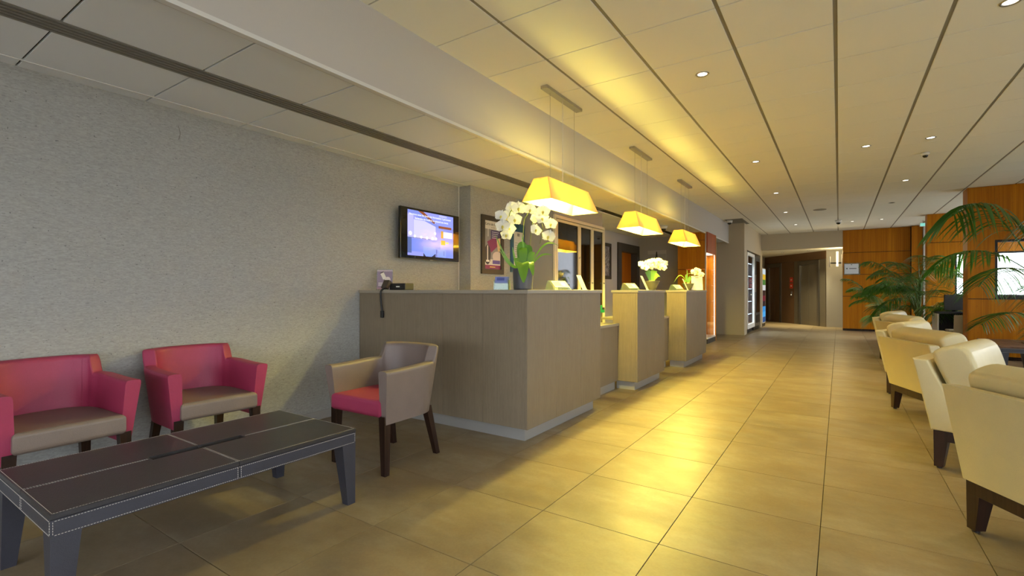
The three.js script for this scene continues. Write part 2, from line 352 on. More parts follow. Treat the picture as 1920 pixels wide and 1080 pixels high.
// ------------------------------------------------------------------ reception desk
function counter(label, xf, z0, z1, xl, seams, sideWall) {      // front face x = xf from z0 (near) to z1 (far); near end runs left to xl
  const t = thing('reception_counter', label, 'counter', [xf, 0, (z0 + z1) / 2], 0, 'taupe reception counters in a row');
  const zc = (z0 + z1) / 2, G = g => g.translate(-xf, 0, -zc);
  const cuts = [z0, ...seams, z1];
  for (let k = 0; k + 1 < cuts.length; k++) part(t, 'front_panel', G(rbox(xf - 0.022, xf, 0.10, 1.118, cuts[k] - (k ? 0.0008 : 0), cuts[k + 1] + (k + 2 < cuts.length ? 0.0008 : 0), 0.0015)), M.desk);
  const ends = sideWall ? [xf - 0.023, -2.34, -2.76, xl] : [xf - 0.023, xl];
  for (let k = 0; k + 1 < ends.length; k++) part(t, 'end_panel', G(rbox(ends[k + 1] + (k + 2 < ends.length ? 0.0008 : 0), ends[k] - (k ? 0.0008 : 0), 0.10, 1.118, z0 - 0.022, z0, 0.0015)), M.desk);
  part(t, 'end_panel', G(rbox(xf - 0.32, xf - 0.023, 0.10, 1.118, z1, z1 + 0.022, 0.0015)), M.desk);
  part(t, 'back_panel', G(sideWall ? merge([box(xf - 0.32, xf - 0.30, 0.1, 1.118, z0 - 0.3, z1 + 0.022), box(xl, xf - 0.3, 0.1, 1.118, z0 - 0.3, z0 - 0.28)]) : box(xl, xl + 0.02, 0.1, 1.118, z0 - 0.022, z1 + 0.022)), M.desk);
  part(t, 'counter_top', G(sideWall ? merge([rbox(xf - 0.345, xf + 0.012, 1.118, 1.146, z0 + 0.012, z1 - 0.014, 0.002), rbox(xl, xf - 0.345, 1.118, 1.146, z0 + 0.012, z0 - 0.32, 0.002)]) : rbox(xl - 0.014, xf + 0.012, 1.118, 1.146, z0 + 0.014, z1 - 0.014, 0.002)), M.deskTop);
  part(t, 'plinth', G(sideWall ? merge([box(xf - 0.28, xf - 0.052, 0, 0.1, z0 - 0.05, z1 + 0.06), box(xl + 0.014, xf - 0.28, 0, 0.1, z0 - 0.05, z0 - 0.26)]) : box(xl + 0.03, xf - 0.05, 0, 0.1, z0 - 0.05, z1 + 0.05)), M.kick, 'pale metal plinth');
  return t;
}
counter('long taupe reception counter running from textured wall, nearest the camera', -1.925, -3.07, -4.41, XL + 0.004, [-3.52, -3.98], true);
counter('middle taupe reception counter block under the second pendant', -1.892, -5.365, -6.385, -2.19, [-5.72, -6.0], false);
counter('farthest taupe reception counter block under the third pendant', -1.862, -7.363, -8.65, -2.145, [-7.8, -8.2], false);
for (const [z0, z1, lab] of [[-4.42, -5.355, 'low writing desk between nearest and middle reception counters'], [-6.395, -7.353, 'low writing desk between middle and farthest reception counters']]) {
  const t = thing('writing_desk', lab, 'desk', [-2.4, 0, (z0 + z1) / 2], 0, 'low desks between the counters'), L = (z0 - z1) / 2;
  part(t, 'desk_top', rbox(-0.4, 0.292, 0.735, 0.765, -L, L, 0.002), M.deskTop);
  part(t, 'modesty_panel', box(0.255, 0.275, 0.1, 0.735, -L, L), M.desk);
  part(t, 'plinth', box(-0.3, 0.24, 0, 0.1, -L, L), M.kick);
  part(t, 'staff_shelf', rbox(-0.4, 0.08, 0.765, 0.885, -L, -L + 0.02, 0.002), M.desk);
}

// ------------------------------------------------------------------ tub chairs by the wall
function tubChair(label, shellM, seatM, p, turn) {
  const t = thing('tub_chair', label, 'armchair', p, turn, 'tub chairs around the leather table');
  const zA = 0.275, z0 = -0.02, a = 0.255, b = 0.237, n = 2.7, arcN = 40;
  const path = [];
  for (let i = 0; i <= 8; i++) path.push([a, zA + (z0 - zA) * i / 8]);
  for (let i = 1; i < arcN; i++) { const th = Math.PI * i / arcN, c = Math.cos(th), s = Math.sin(th); path.push([a * Math.sign(c) * Math.abs(c) ** (2 / n), z0 - b * Math.abs(s) ** (2 / n)]); }
  for (let i = 0; i <= 8; i++) path.push([-a, z0 + (zA - z0) * i / 8]);
  const N = path.length - 1, smooth = (e0, e1, x) => { const q = clamp((x - e0) / (e1 - e0)); return q * q * (3 - 2 * q); };
  const ring = [];                                          // cross-section: [offset across, height 0..1]
  const th = 0.036, prof = [[th * 0.8, 0], [th * 0.92, 0.5], [th, 0.93], [th * 0.94, 0.975], [th * 0.7, 0.995], [0, 1.0], [-th * 0.7, 0.995], [-th * 0.94, 0.975], [-th, 0.93], [-th * 0.9, 0.5], [-th * 0.7, 0]];
  const sect = (u) => {
    const f = u * N, i = Math.min(N - 1, f | 0), q = f - i, A = path[i], B = path[i + 1], x = A[0] + (B[0] - A[0]) * q, z = A[1] + (B[1] - A[1]) * q;
    const P0 = path[Math.max(0, i - 1)], P1 = path[Math.min(N, i + 2)], l = Math.hypot(P1[0] - P0[0], P1[1] - P0[1]), nx = -(P1[1] - P0[1]) / l, nz = (P1[0] - P0[0]) / l;
    const back = smooth(-0.150, -0.172, z), top = 0.648 + 0.012 * smooth(0.2, -0.2, z) + 0.10 * back, thick = 1;
    return prof.map(([o, h]) => { const y = 0.315 + (top - 0.315) * h, k = 0.90 + 0.115 * (y - 0.315) / 0.34; return [(x + nx * o * thick) * k, y, (z + nz * o * thick) * k + (back ? -0.02 * h * back : 0)]; });
  };
  const U = 160, secs = []; for (let i = 0; i <= U; i++) secs.push(sect(i / U));
  const shell = grid(U, prof.length - 1, (u, v) => secs[Math.round(u * U)][Math.round(v * (prof.length - 1))]);
  const cap = (s, flip) => { const c = s.reduce((m, q) => [m[0] + q[0] / s.length, m[1] + q[1] / s.length, m[2] + q[2] / s.length], [0, 0, 0]); const pos = []; for (let i = 0; i < s.length; i++) { const A = s[i], B = s[(i + 1) % s.length]; pos.push(...(flip ? [...c, ...B, ...A] : [...c, ...A, ...B])); } const g = new THREE.BufferGeometry(); g.setAttribute('position', new THREE.Float32BufferAttribute(pos, 3)); g.computeVertexNormals(); g.setAttribute('uv', new THREE.Float32BufferAttribute(new Float32Array(pos.length / 3 * 2), 2)); return g; };
  part(t, 'back_shell', uvBox(merge([shell, cap(secs[0], true), cap(secs[U], false)])), shellM);
  const s = new THREE.Shape(); const w = 0.205;
  s.moveTo(-w, 0.26); s.lineTo(w, 0.26); s.lineTo(w, -0.02); s.bezierCurveTo(w, -0.2, 0.1, -0.215, 0, -0.215); s.bezierCurveTo(-0.1, -0.215, -w, -0.2, -w, -0.02); s.closePath();
  const g = new THREE.ExtrudeGeometry(s, { depth: 0.062, bevelEnabled: true, bevelSize: 0.022, bevelThickness: 0.022, bevelOffset: -0.004, bevelSegments: 4, curveSegments: 10 });
  g.rotateX(Math.PI / 2); g.translate(0, 0.443, 0);
  part(t, 'seat', uvBox(g), seatM, seatM === M.red ? 'crimson padded seat' : 'taupe padded seat');
  for (const sx of [-1, 1]) {
    part(t, 'leg', taperLeg(sx * 0.228, 0.232, 0.365, 0.052, 0.036, sx * 0.008, 0.004), M.darkwood);
    part(t, 'leg', taperLeg(sx * 0.185, -0.185, 0.345, 0.050, 0.034, sx * 0.028, -0.075), M.darkwood);
  }
  return t;
}
tubChair('crimson tub chair with taupe seat at the left picture edge', M.red, M.taupe, [-3.50, 0, -0.80], Math.PI / 2 + 0.04);
tubChair('crimson tub chair with taupe seat, second from the left edge', M.red, M.taupe, [-3.505, 0, -1.535], Math.PI / 2 - 0.03);
tubChair('taupe tub chair with crimson seat beside the reception counter', M.taupe, M.red, [-2.56, 0, -2.285], 0.02);

// ------------------------------------------------------------------ leather table
function leatherTable(name, label, p, top, mTop, group) {
  const t = thing(name, label, 'table', p, 0, group), hx = 0.362, hz = 0.612, ap = 0.078;
  const sw = 0.027, sl = 0.20;
  const panel = (sx, sz) => {
    const s = new THREE.Shape(), e = 0.0012;
    s.moveTo(sx * hx, sz * hz); s.lineTo(sx * e, sz * hz); s.lineTo(sx * e, sz * sl); s.lineTo(sx * sw, sz * sl); s.lineTo(sx * sw, sz * e); s.lineTo(sx * hx, sz * e); s.closePath();
    const g = new THREE.ExtrudeGeometry(s, { depth: 0.016, bevelEnabled: true, bevelSize: 0.0015, bevelThickness: 0.0015, bevelOffset: -0.0015, bevelSegments: 1 });
    g.rotateX(Math.PI / 2); g.scale(1, 1, 1); g.translate(0, top - 0.0015, 0); return uvBox(g);
  };
  for (const sx of [-1, 1]) for (const sz of [-1, 1]) part(t, 'top_panel', panel(sx, sz), mTop);
  part(t, 'tray', box(-sw, sw, top - 0.06, top - 0.035, -sl, sl), M.blackEdge);
  const A = (x0, x1, z0, z1) => part(t, 'apron', rbox(x0, x1, top - ap, top - 0.02, z0, z1, 0.0015), M.blackEdge);
  for (const s of [-1, 1]) {
    A(s * (hx - 0.025), s * (hx - 0.001), -hz + 0.001, -0.001); A(s * (hx - 0.025), s * (hx - 0.001), 0.001, hz - 0.001);
    A(-hx + 0.026, -0.001, s * (hz - 0.025), s * (hz - 0.001)); A(0.001, hx - 0.026, s * (hz - 0.025), s * (hz - 0.001));
  }
  for (const sx of [-1, 1]) for (const sz of [-1, 1]) part(t, 'leg', taperLeg(sx * (hx - 0.0435), sz * (hz - 0.0435), top - 0.05, 0.084, 0.046, sx * 0.018, sz * 0.018), M.blackEdge);
  const dash = [], D = (a, b, n) => { // a row of stitches from a to b
    const L = Math.hypot(b[0] - a[0], b[1] - a[1], b[2] - a[2]), k = Math.floor(L / 0.0085);
    for (let i = 0; i < k; i++) { const q = (i + 0.5) / k, g = new THREE.BoxGeometry(...[0, 1, 2].map(j => Math.max(0.0013, Math.abs(b[j] - a[j]) / L * 0.0052))); g.translate(a[0] + (b[0] - a[0]) * q, a[1] + (b[1] - a[1]) * q, a[2] + (b[2] - a[2]) * q); dash.push(g); }
  };
  const y = top, e = 0.0065;
  for (const sx of [-1, 1]) { D([sx * (hx - e), y, -hz + e], [sx * (hx - e), y, hz - e]); for (const sz of [-1, 1]) D([sx * 0.0035, y, sz * (sl + 0.01)], [sx * 0.006, y, sz * (hz - e)]); }
  for (const sz of [-1, 1]) { D([-hx + e, y, sz * (hz - e)], [hx - e, y, sz * (hz - e)]); for (const sx of [-1, 1]) D([sx * 0.033, y, sz * 0.0035], [sx * (hx - e), y, sz * 0.0035]); }
  for (const sx of [-1, 1]) for (const yy of [top - 0.025, top - ap + 0.006]) D([sx * hx, yy, -hz + 0.01], [sx * hx, yy, hz - 0.01]);
  for (const sz of [-1, 1]) for (const yy of [top - 0.025, top - ap + 0.006]) D([-hx + 0.01, yy, sz * hz], [hx - 0.01, yy, sz * hz]);
  for (const sx of [-1, 1]) for (const zz of [-hz + 0.007, -0.007, 0.007, hz - 0.007]) D([sx * hx, top - ap + 0.008, zz], [sx * hx, top - 0.025, zz]);
  for (const sz of [-1, 1]) for (const xx of [-hx + 0.007, -0.007, 0.007, hz - 0.257]) D([xx, top - ap + 0.008, sz * hz], [xx, top - 0.025, sz * hz]);
  part(t, 'stitching', merge(dash), M.stitch, 'pale stitches along the seams').userData.kind = 'stuff';
  return t;
}
leatherTable('coffee_table', 'low black leather coffee table with white stitching, front left', [-2.52, 0, -1.095], 0.40, M.black);

// ------------------------------------------------------------------ cream lounge chairs
function loungeChair(label, corner, face, sideSign) {
  const W = 0.80, th = Math.atan2(face[0], face[1]);
  const ex = [Math.cos(th), -Math.sin(th)], ez = [Math.sin(th), Math.cos(th)];
  const lx = sideSign * W / 2, lz = -0.33, px = corner[0] - ex[0] * lx - ez[0] * lz, pz = corner[1] - ex[1] * lx - ez[1] * lz;
  const t = thing('lounge_chair', label, 'armchair', [px, 0, pz], th, 'cream lounge chairs along the right side');
  part(t, 'body', soft(prismX([[-0.33, 0.243], [0.37, 0.243], [0.37, 0.375], [-0.20, 0.365], [-0.345, 0.69], [-0.425, 0.695]], W, 0.014, 3), 0.6), M.cream, 'cream leather back and base in one piece');
  const seat = new RoundedBoxGeometry(W - 0.02, 0.11, 0.56, 4, 0.035); seat.translate(0, 0.427, 0.105);
  part(t, 'seat_cushion', uvBox(seat), M.cream);
  part(t, 'back_cushion', soft(prismX(smoothProfile([[-0.19, 0.41], [-0.10, 0.42], [-0.065, 0.49], [-0.095, 0.62], [-0.13, 0.74], [-0.165, 0.785], [-0.22, 0.795], [-0.30, 0.765], [-0.325, 0.715], [-0.27, 0.57]]), W - 0.03, 0.03, 5)), M.cream, 'thick leaning cream cushion');
  part(t, 'frame', merge([rbox(-W / 2 + 0.012, W / 2 - 0.012, 0.178, 0.243, -0.318, -0.288, 0.003), rbox(-W / 2 + 0.012, W / 2 - 0.012, 0.178, 0.243, 0.325, 0.355, 0.003), rbox(-W / 2 + 0.012, -W / 2 + 0.042, 0.178, 0.243, -0.288, 0.325, 0.003), rbox(W / 2 - 0.042, W / 2 - 0.012, 0.178, 0.243, -0.288, 0.325, 0.003)]), M.darkwood, 'dark wood base rail');
  for (const sx of [-1, 1]) for (const sz of [-1, 1]) {
    const l = part(t, 'leg', taperLeg(sx * (W / 2 - 0.05), sz > 0 ? 0.315 : -0.278, 0.24, 0.078, 0.046, sx * 0.014, sz * 0.014, 0.012), M.darkwood);
    part(l, 'glide', cyl(0.014, 0.014, 0.012, 12, sx * (W / 2 - 0.036), 0, sz > 0 ? 0.329 : -0.292), M.dark);
  }
  return t;
}
loungeChair('cream lounge chair seen from behind, cut off by the right edge', [0.488, -3.148], [0.866, -0.5], 1);
loungeChair('cream lounge chair seen in side profile, second from the front', [0.49, -4.12], [0.94, 0.342], -1);
loungeChair('cream lounge chair seen from behind, third from the front', [0.402, -5.992], [0.93, -0.367], 1);
loungeChair('cream lounge chair facing the camera, fourth from the front', [0.42, -6.78], [0.93, 0.367], -1);
loungeChair('cream lounge chair seen from behind, fifth from the front', [0.53, -9.12], [0.95, -0.31], 1);
loungeChair('farthest cream lounge chair, beside the small palm', [0.545, -10.11], [0.95, 0.31], -1);
leatherTable('coffee_table', 'brown wood topped low table with black leather edge, right picture edge', [2.02, 0, -9.0], 0.45, M.tablewood);

// ------------------------------------------------------------------ pendants
{
  const mk = (zc, label) => {
    const t = thing('pendant_lamp', label, 'pendant lamp', [-2.06, 0, zc], 0, 'yellow pendant lamps over the reception desk');
    const y0 = 1.885, y1 = 2.082, bx = 0.142, bz = 0.457, tx = 0.070, tz = 0.388, th = 0.004;
    const side = (a, b, c, d, nx, nz) => { // thin slab between two bottom corners and two top corners
      const g = new THREE.BufferGeometry(), o = [nx * th, 0, nz * th], V = [a, b, c, d], I = V.map(v => [v[0] - o[0], v[1], v[2] - o[2]]);
      const q = (A, B, C, D) => [...A, ...B, ...C, ...A, ...C, ...D];
      g.setAttribute('position', new THREE.Float32BufferAttribute([...q(a, b, c, d), ...q(I[1], I[0], I[3], I[2]), ...q(a, I[0], I[1], b), ...q(c, I[2], I[3], d)], 3));
      g.computeVertexNormals(); return uvBox(g);
    };
    const B = (sx, sz) => [sx * bx, y0, sz * bz], T = (sx, sz) => [sx * tx, y1, sz * tz];
    const sh = new THREE.Group(); sh.name = 'lamp_shade'; t.add(sh);
    part(sh, 'shade_panel', side(B(1, 1), B(1, -1), T(1, -1), T(1, 1), 1, 0), M.shade);
    part(sh, 'shade_panel', side(B(-1, -1), B(-1, 1), T(-1, 1), T(-1, -1), -1, 0), M.shade);
    part(sh, 'shade_panel', side(B(-1, 1), B(1, 1), T(1, 1), T(-1, 1), 0, 1), M.shade);
    part(sh, 'shade_panel', side(B(1, -1), B(-1, -1), T(-1, -1), T(1, -1), 0, -1), M.shade);
    part(sh, 'shade_top', rbox(-0.056, 0.056, y1 - 0.006, y1 - 0.002, -tz + 0.005, tz - 0.005, 0.001), M.white);
    part(t, 'canopy', rbox(-0.033, 0.033, H - 0.028, H, -0.335, 0.335, 0.003), M.alu, 'brushed metal ceiling bar');
    part(t, 'wire', merge([-0.23, 0.23].map(z => cyl(0.0016, 0.0016, H - 0.03 - y1, 6, 0, y1, z))), M.alu);
    part(t, 'cable', cyl(0.0028, 0.0028, H - 0.03 - y1, 6, 0, y1, 0), M.whiteTrim);
    part(t, 'top_bar', rbox(-tx + 0.006, tx - 0.006, y1 - 0.018, y1 - 0.008, -0.012, 0.012, 0.002), M.alu);
    part(t, 'spine', rbox(-0.01, 0.01, y1 - 0.018, y1 - 0.008, -tz + 0.01, tz - 0.01, 0.002), M.alu);
    for (const z of [-0.17, 0.17]) {
      const s = part(t, 'socket', cyl(0.016, 0.016, 0.05, 14, 0, y1 - 0.066, z), M.white);
      const b = part(t, 'bulb', new THREE.SphereGeometry(0.032, 16, 12).translate(0, 1.985, z), M.bulb, 'glowing bulb');
      const l = new THREE.PointLight(WARM, LAMP.pendant, 0, 2); l.position.set(0, 1.985, z); l.castShadow = true; l.shadow.radius = 1.5; l.name = 'pendant_light'; t.add(l);
    }
  };
  mk(-3.885, 'large yellow pendant lamp nearest the camera, beside tall orchid');
  mk(-5.975, 'middle yellow pendant lamp over the second counter block');
  mk(-8.065, 'farthest yellow pendant lamp in front of wood panel');
}

// ------------------------------------------------------------------ downlights and ceiling fittings
{
  const ring = lathe([[0.036, 0.004], [0.038, -0.004], [0.048, -0.006], [0.052, -0.001], [0.052, 0.004]], 24), disc = new THREE.CircleGeometry(0.036, 20).rotateX(Math.PI / 2).translate(0, -0.001, 0);
  const mk = (x, y, z, label, on = 1) => {
    const t = thing('downlight', label, 'downlight', [x, y, z], 0, 'recessed ceiling downlights');
    part(t, 'rim', ring, M.alu); part(t, 'lens', disc, on ? M.downGlow : M.dark);
    if (on) {
      const l = new THREE.SpotLight(SPOT, LAMP.down * on, 0, 0.75, 0.7, 2); l.position.set(0, -0.01, 0); l.target.position.set(0, -2, 0); l.castShadow = true; l.shadow.radius = 1.6;
      t.add(l, l.target); l.name = 'downlight_beam';
    }
  };
  mk(-0.906, H, -4.078, 'ceiling downlight above the nearest open floor');
  mk(0.853, H, -4.083, 'ceiling downlight cut by the top right corner');
  mk(-0.926, H, -7.24, 'second ceiling downlight in the row left of centre');
  mk(0.270, H, -7.202, 'bright ceiling downlight nearest the middle runner');
  mk(0.861, H, -7.207, 'bright ceiling downlight above the small white detector');
  mk(-0.926, H, -9.774, 'third ceiling downlight in the row left of centre');
  mk(0.867, H, -9.773, 'ceiling downlight above the fifth lounge chair');
  mk(-0.977, H, -12.29, 'fourth ceiling downlight in the row left of centre');
  mk(0.862, H, -12.11, 'unlit ceiling downlight in the right row', 0);
  mk(-0.938, H, -14.71, 'farthest ceiling downlight in the row left of centre');
  mk(0.276, H, -14.82, 'bright ceiling downlight in front of the end wall');
  mk(0.857, H, -14.77, 'farthest ceiling downlight in the right row');
  mk(-1.55, H2, -18.4, 'left downlight in the lift lobby ceiling', 5);
  mk(-0.8, H2, -17.9, 'right downlight in the lift lobby ceiling', 5);
  const dome = (name, label, x, y, z, s) => {
    const t = thing(name, label, 'detector', [x, y, z]);
    part(t, 'base', lathe([[0, 0], [0.055 * s, 0], [0.055 * s, -0.02 * s], [0.048 * s, -0.045 * s], [0.0, -0.045 * s]], 24), M.white);
    part(t, 'dome', lathe([[0.036 * s, -0.043 * s], [0.034 * s, -0.062 * s], [0.02 * s, -0.077 * s], [0, -0.08 * s]], 20), M.blackGloss, 'dark dome');
  };
  dome('smoke_detector', 'small white detector below the bright downlights', 0.898, H, -7.95, 0.8);
  dome('dome_camera', 'white dome camera on the runner before the end wall', -0.011, H, -14.4, 1.3);
  dome('dome_camera', 'white dome camera beside the dark ceiling grille', -2.24, H, -12.95, 1.3);
  dome('dome_camera', 'white dome camera on the lowered ceiling between two pendants', -2.83, H2, -9.5, 1.3);
  const g = thing('ceiling_grille', 'dark square ventilation grille in ceiling by the column', 'air vent', [-2.12, H, -13.3]);
  part(g, 'frame', merge([box(-0.2, 0.2, -0.006, 0.004, -0.56, -0.53), box(-0.2, 0.2, -0.006, 0.004, 0.53, 0.56), box(-0.2, -0.18, -0.006, 0.004, -0.53, 0.53), box(0.18, 0.2, -0.006, 0.004, -0.53, 0.53)]), M.slot);
  for (let k = 0; k < 18; k++) part(g, 'slat', box(-0.18, 0.18, -0.004, 0.003, -0.52 + k * 0.0595, -0.49 + k * 0.0595), M.slot);
  part(g, 'backing', box(-0.18, 0.18, 0, 0.003, -0.53, 0.53), M.slotdark);
  const sp = thing('ceiling_speaker', 'flat round loudspeaker in the main ceiling', 'loudspeaker', [-0.34, H, -12.29]);
  part(sp, 'rim', lathe([[0.1, 0.002], [0.1, -0.006], [0.12, -0.006], [0.125, 0.002]], 28), M.grid); part(sp, 'grille', lathe([[0, -0.004], [0.1, -0.004], [0.1, 0.001]], 28), M.grid);
}

// ------------------------------------------------------------------ things on the walls behind the desk
{ // television
  const t = thing('television', 'wall mounted television showing a bluish restaurant picture', 'television', [-3.74, 1.745, -3.958], Math.PI / 2);
  part(t, 'casing', rbox(-0.462, 0.462, -0.268, 0.268, -0.014, 0.02, 0.006), M.blackGloss);
  part(t, 'mount', box(-0.12, 0.12, -0.1, 0.1, -0.088, -0.014), M.dark);
  const tex = canvasTex(900, 640, (c, w, h) => {
    const g = c.createLinearGradient(0, 0, w, h); g.addColorStop(0, '#9a98e8'); g.addColorStop(1, '#7f92ee'); c.fillStyle = g; c.fillRect(0, 0, w, h);
    c.fillStyle = '#c9c6f4'; c.fillRect(110, 130, 420, 260); c.fillStyle = '#b5b2ee'; c.fillRect(0, 60, 105, 330);
    c.fillStyle = '#7c8ad8'; c.beginPath(); c.moveTo(0, 0); c.lineTo(190, 0); c.lineTo(560, 160); c.lineTo(900, 190); c.lineTo(900, 260); c.lineTo(560, 200); c.lineTo(0, 40); c.fill();
    c.fillStyle = '#8a4a2a'; c.beginPath(); c.moveTo(190, 0); c.lineTo(290, 0); c.lineTo(520, 130); c.lineTo(500, 150); c.fill(); c.fillRect(590, 170, 270, 34);
    c.fillStyle = '#b4b8f4'; c.fillRect(600, 8, 160, 30); c.fillStyle = '#dfe4ff'; c.fillRect(690, 250, 190, 90);
    c.fillStyle = '#c79a3a'; c.fillRect(640, 240, 48, 110); c.fillRect(640, 380, 90, 70); c.fillStyle = '#e9c26b'; c.fillRect(740, 400, 60, 24);
    c.fillStyle = '#6f86e6'; c.fillRect(70, 400, 560, 180); c.fillStyle = '#52639a'; c.fillRect(0, 385, 72, 220); c.fillRect(0, 384, 430, 8);
    c.fillStyle = '#7f97ff'; c.fillRect(290, 500, 240, 140); c.fillRect(580, 520, 160, 120); c.fillStyle = '#7388ea'; c.fillRect(745, 520, 155, 120);
    c.fillStyle = '#20284c'; c.beginPath(); c.moveTo(290, 590); c.lineTo(340, 640); c.lineTo(290, 640); c.fill(); c.beginPath(); c.moveTo(530, 590); c.lineTo(450, 640); c.lineTo(530, 640); c.fill(); c.fillRect(548, 530, 8, 100); c.fillRect(700, 540, 7, 70);
    c.fillStyle = '#ecebff'; for (const [x, y, r] of [[50, 330, 30], [130, 365, 22], [250, 370, 20], [360, 372, 22], [470, 370, 24], [520, 290, 22], [540, 366, 20]]) { c.beginPath(); c.arc(x, y, r, 0, 7); c.fill(); }
    c.fillStyle = '#ffffff'; c.font = 'bold 34px serif'; c.fillText('Recevez sous les Jours de Novembre 1 personne', 30, 70); c.fillText('formules de buffets à volonté au choix', 130, 122);
  });
  part(t, 'screen', new THREE.PlaneGeometry(0.72, 0.478).translate(-0.005, 0.006, 0.0212), new THREE.MeshStandardMaterial({ color: 0x000000, emissive: 0xffffff, emissiveMap: tex, emissiveIntensity: 1.0, roughness: 0.15 }), 'lit screen');
  part(t, 'power_light', box(-0.02, 0.02, -0.274, -0.267, 0.0, 0.016), M.alu);
}
function framed(name, label, cat, p, turn, w, h, fw, mat, tex, depth = 0.025) {
  const t = thing(name, label, cat, p, turn);
  if (fw) part(t, 'frame', merge([rbox(-w / 2, w / 2, h / 2 - fw, h / 2, 0, depth, 0.002), rbox(-w / 2, w / 2, -h / 2, -h / 2 + fw, 0, depth, 0.002), rbox(-w / 2, -w / 2 + fw, -h / 2 + fw, h / 2 - fw, 0, depth, 0.002), rbox(w / 2 - fw, w / 2, -h / 2 + fw, h / 2 - fw, 0, depth, 0.002)]), mat);
  else part(t, 'stretcher', rbox(-w / 2, w / 2, -h / 2, h / 2, 0, depth, 0.002), mat);
  part(t, 'print', new THREE.PlaneGeometry(w - 2 * fw, h - 2 * fw).translate(0, 0, fw ? 0.010 : depth + 0.0008), P({ map: tex, roughness: 0.4, clearcoat: fw ? 0.5 : 0, clearcoatRoughness: 0.05 }));
  return t;
}
framed('framed_poster', 'dark framed purple poster on wall left of tall orchid', 'poster', [-3.65, 1.715, -4.98], Math.PI / 2, 0.47, 0.73, 0.062, M.frameDark, canvasTex(360, 640, (c, w, h) => {
  c.fillStyle = '#dcd6cf'; c.fillRect(0, 0, w, h); c.fillStyle = '#8d8a8a'; c.fillRect(0, 110, w, 400);
  c.fillStyle = '#4b3a66'; c.fillRect(140, 120, 220, 150); c.fillStyle = '#8c2a5c'; c.beginPath(); c.moveTo(60, 280); c.lineTo(240, 200); c.lineTo(290, 330); c.lineTo(150, 420); c.fill();
  c.fillStyle = '#e8c98e'; c.beginPath(); c.moveTo(270, 230); c.lineTo(360, 210); c.lineTo(360, 390); c.lineTo(300, 400); c.fill();
  c.fillStyle = '#d9c9c3'; c.beginPath(); c.ellipse(290, 470, 110, 70, 0, 0, 7); c.fill(); c.fillStyle = '#5b4aa0'; c.fillRect(180, 520, 170, 50);
  c.fillStyle = '#3a3436'; c.beginPath(); c.ellipse(70, 450, 70, 130, 0, 0, 7); c.fill(); c.fillStyle = '#f1eee8'; c.fillRect(62, 330, 20, 210); c.fillRect(40, 520, 70, 26); c.fillRect(78, 100, 10, 110);
  c.fillStyle = '#8a2058'; c.fillRect(0, 586, w, 54); c.fillStyle = '#e7cf6a'; c.fillRect(120, 606, 120, 12);
  c.fillStyle = '#46403e'; c.font = 'bold 44px sans-serif'; c.fillText('Carte de Fidélité', 20, 60); c.font = '18px sans-serif'; c.fillText('des hôtels', 150, 92); c.fillStyle = '#e9e2f2'; for (let k = 0; k < 4; k++) c.fillRect(165, 140 + k * 26, 160 - k * 18, 7);
}));
framed('notice_board', 'blue notice board with white sheet behind the tall orchid', 'notice', [-3.65, 1.72, -5.56], Math.PI / 2, 0.34, 0.66, 0, S({ color: 0x2f5268, roughness: 0.5 }), canvasTex(340, 660, (c, w, h) => {
  c.fillStyle = '#3a6178'; c.fillRect(0, 0, w, h); c.fillStyle = '#24465c'; c.fillRect(130, 0, 60, 60); c.fillStyle = '#ddd8ca'; c.fillRect(70, 110, 230, 480); c.fillStyle = '#8f897f'; c.fillRect(150, 130, 60, 40); for (let k = 0; k < 9; k++) c.fillRect(95, 260 + k * 30, 180 - (k * 37) % 60, 6);
}), 0.015);
framed('framed_picture', 'dark framed mottled grey picture right of the glazed cabinet', 'picture', [-4.02, 1.755, -9.3], Math.PI / 2, 0.86, 0.75, 0.07, M.frameDark, canvasTex(512, 420, (c, w, h) => {
  c.fillStyle = '#8d8789'; c.fillRect(0, 0, w, h); let q = 5; const R = () => { q = (q * 1664525 + 1013904223) >>> 0; return q / 4294967296; };
  for (let k = 0; k < 700; k++) { c.fillStyle = ['#3c3436', '#c9c4c2', '#6b6061', '#a89f9d'][(R() * 4) | 0]; c.fillRect(R() * w, R() * h, 4 + R() * 14, 10 + R() * 40); }
}));
framed('canvas_print', 'black and white tower photograph on the wall behind small orchid', 'picture', [-3.565, 1.905, -11.45], 0, 0.43, 0.37, 0, M.paper, canvasTex(430, 370, (c, w, h) => {
  c.fillStyle = '#a09d93'; c.fillRect(0, 0, w, h); c.fillStyle = '#b8b5aa'; c.fillRect(0, 0, w, 90);
  c.save(); c.translate(200, 190); c.rotate(0.06); c.fillStyle = '#2b2925'; c.beginPath(); c.moveTo(-6, -160); c.lineTo(14, -160); c.lineTo(34, -10); c.lineTo(90, 0); c.lineTo(100, 50); c.lineTo(190, 150); c.lineTo(-160, 90); c.lineTo(-150, 60); c.lineTo(-60, 60); c.lineTo(-40, -10); c.lineTo(-16, -14); c.fill(); c.restore();
}), 0.02);
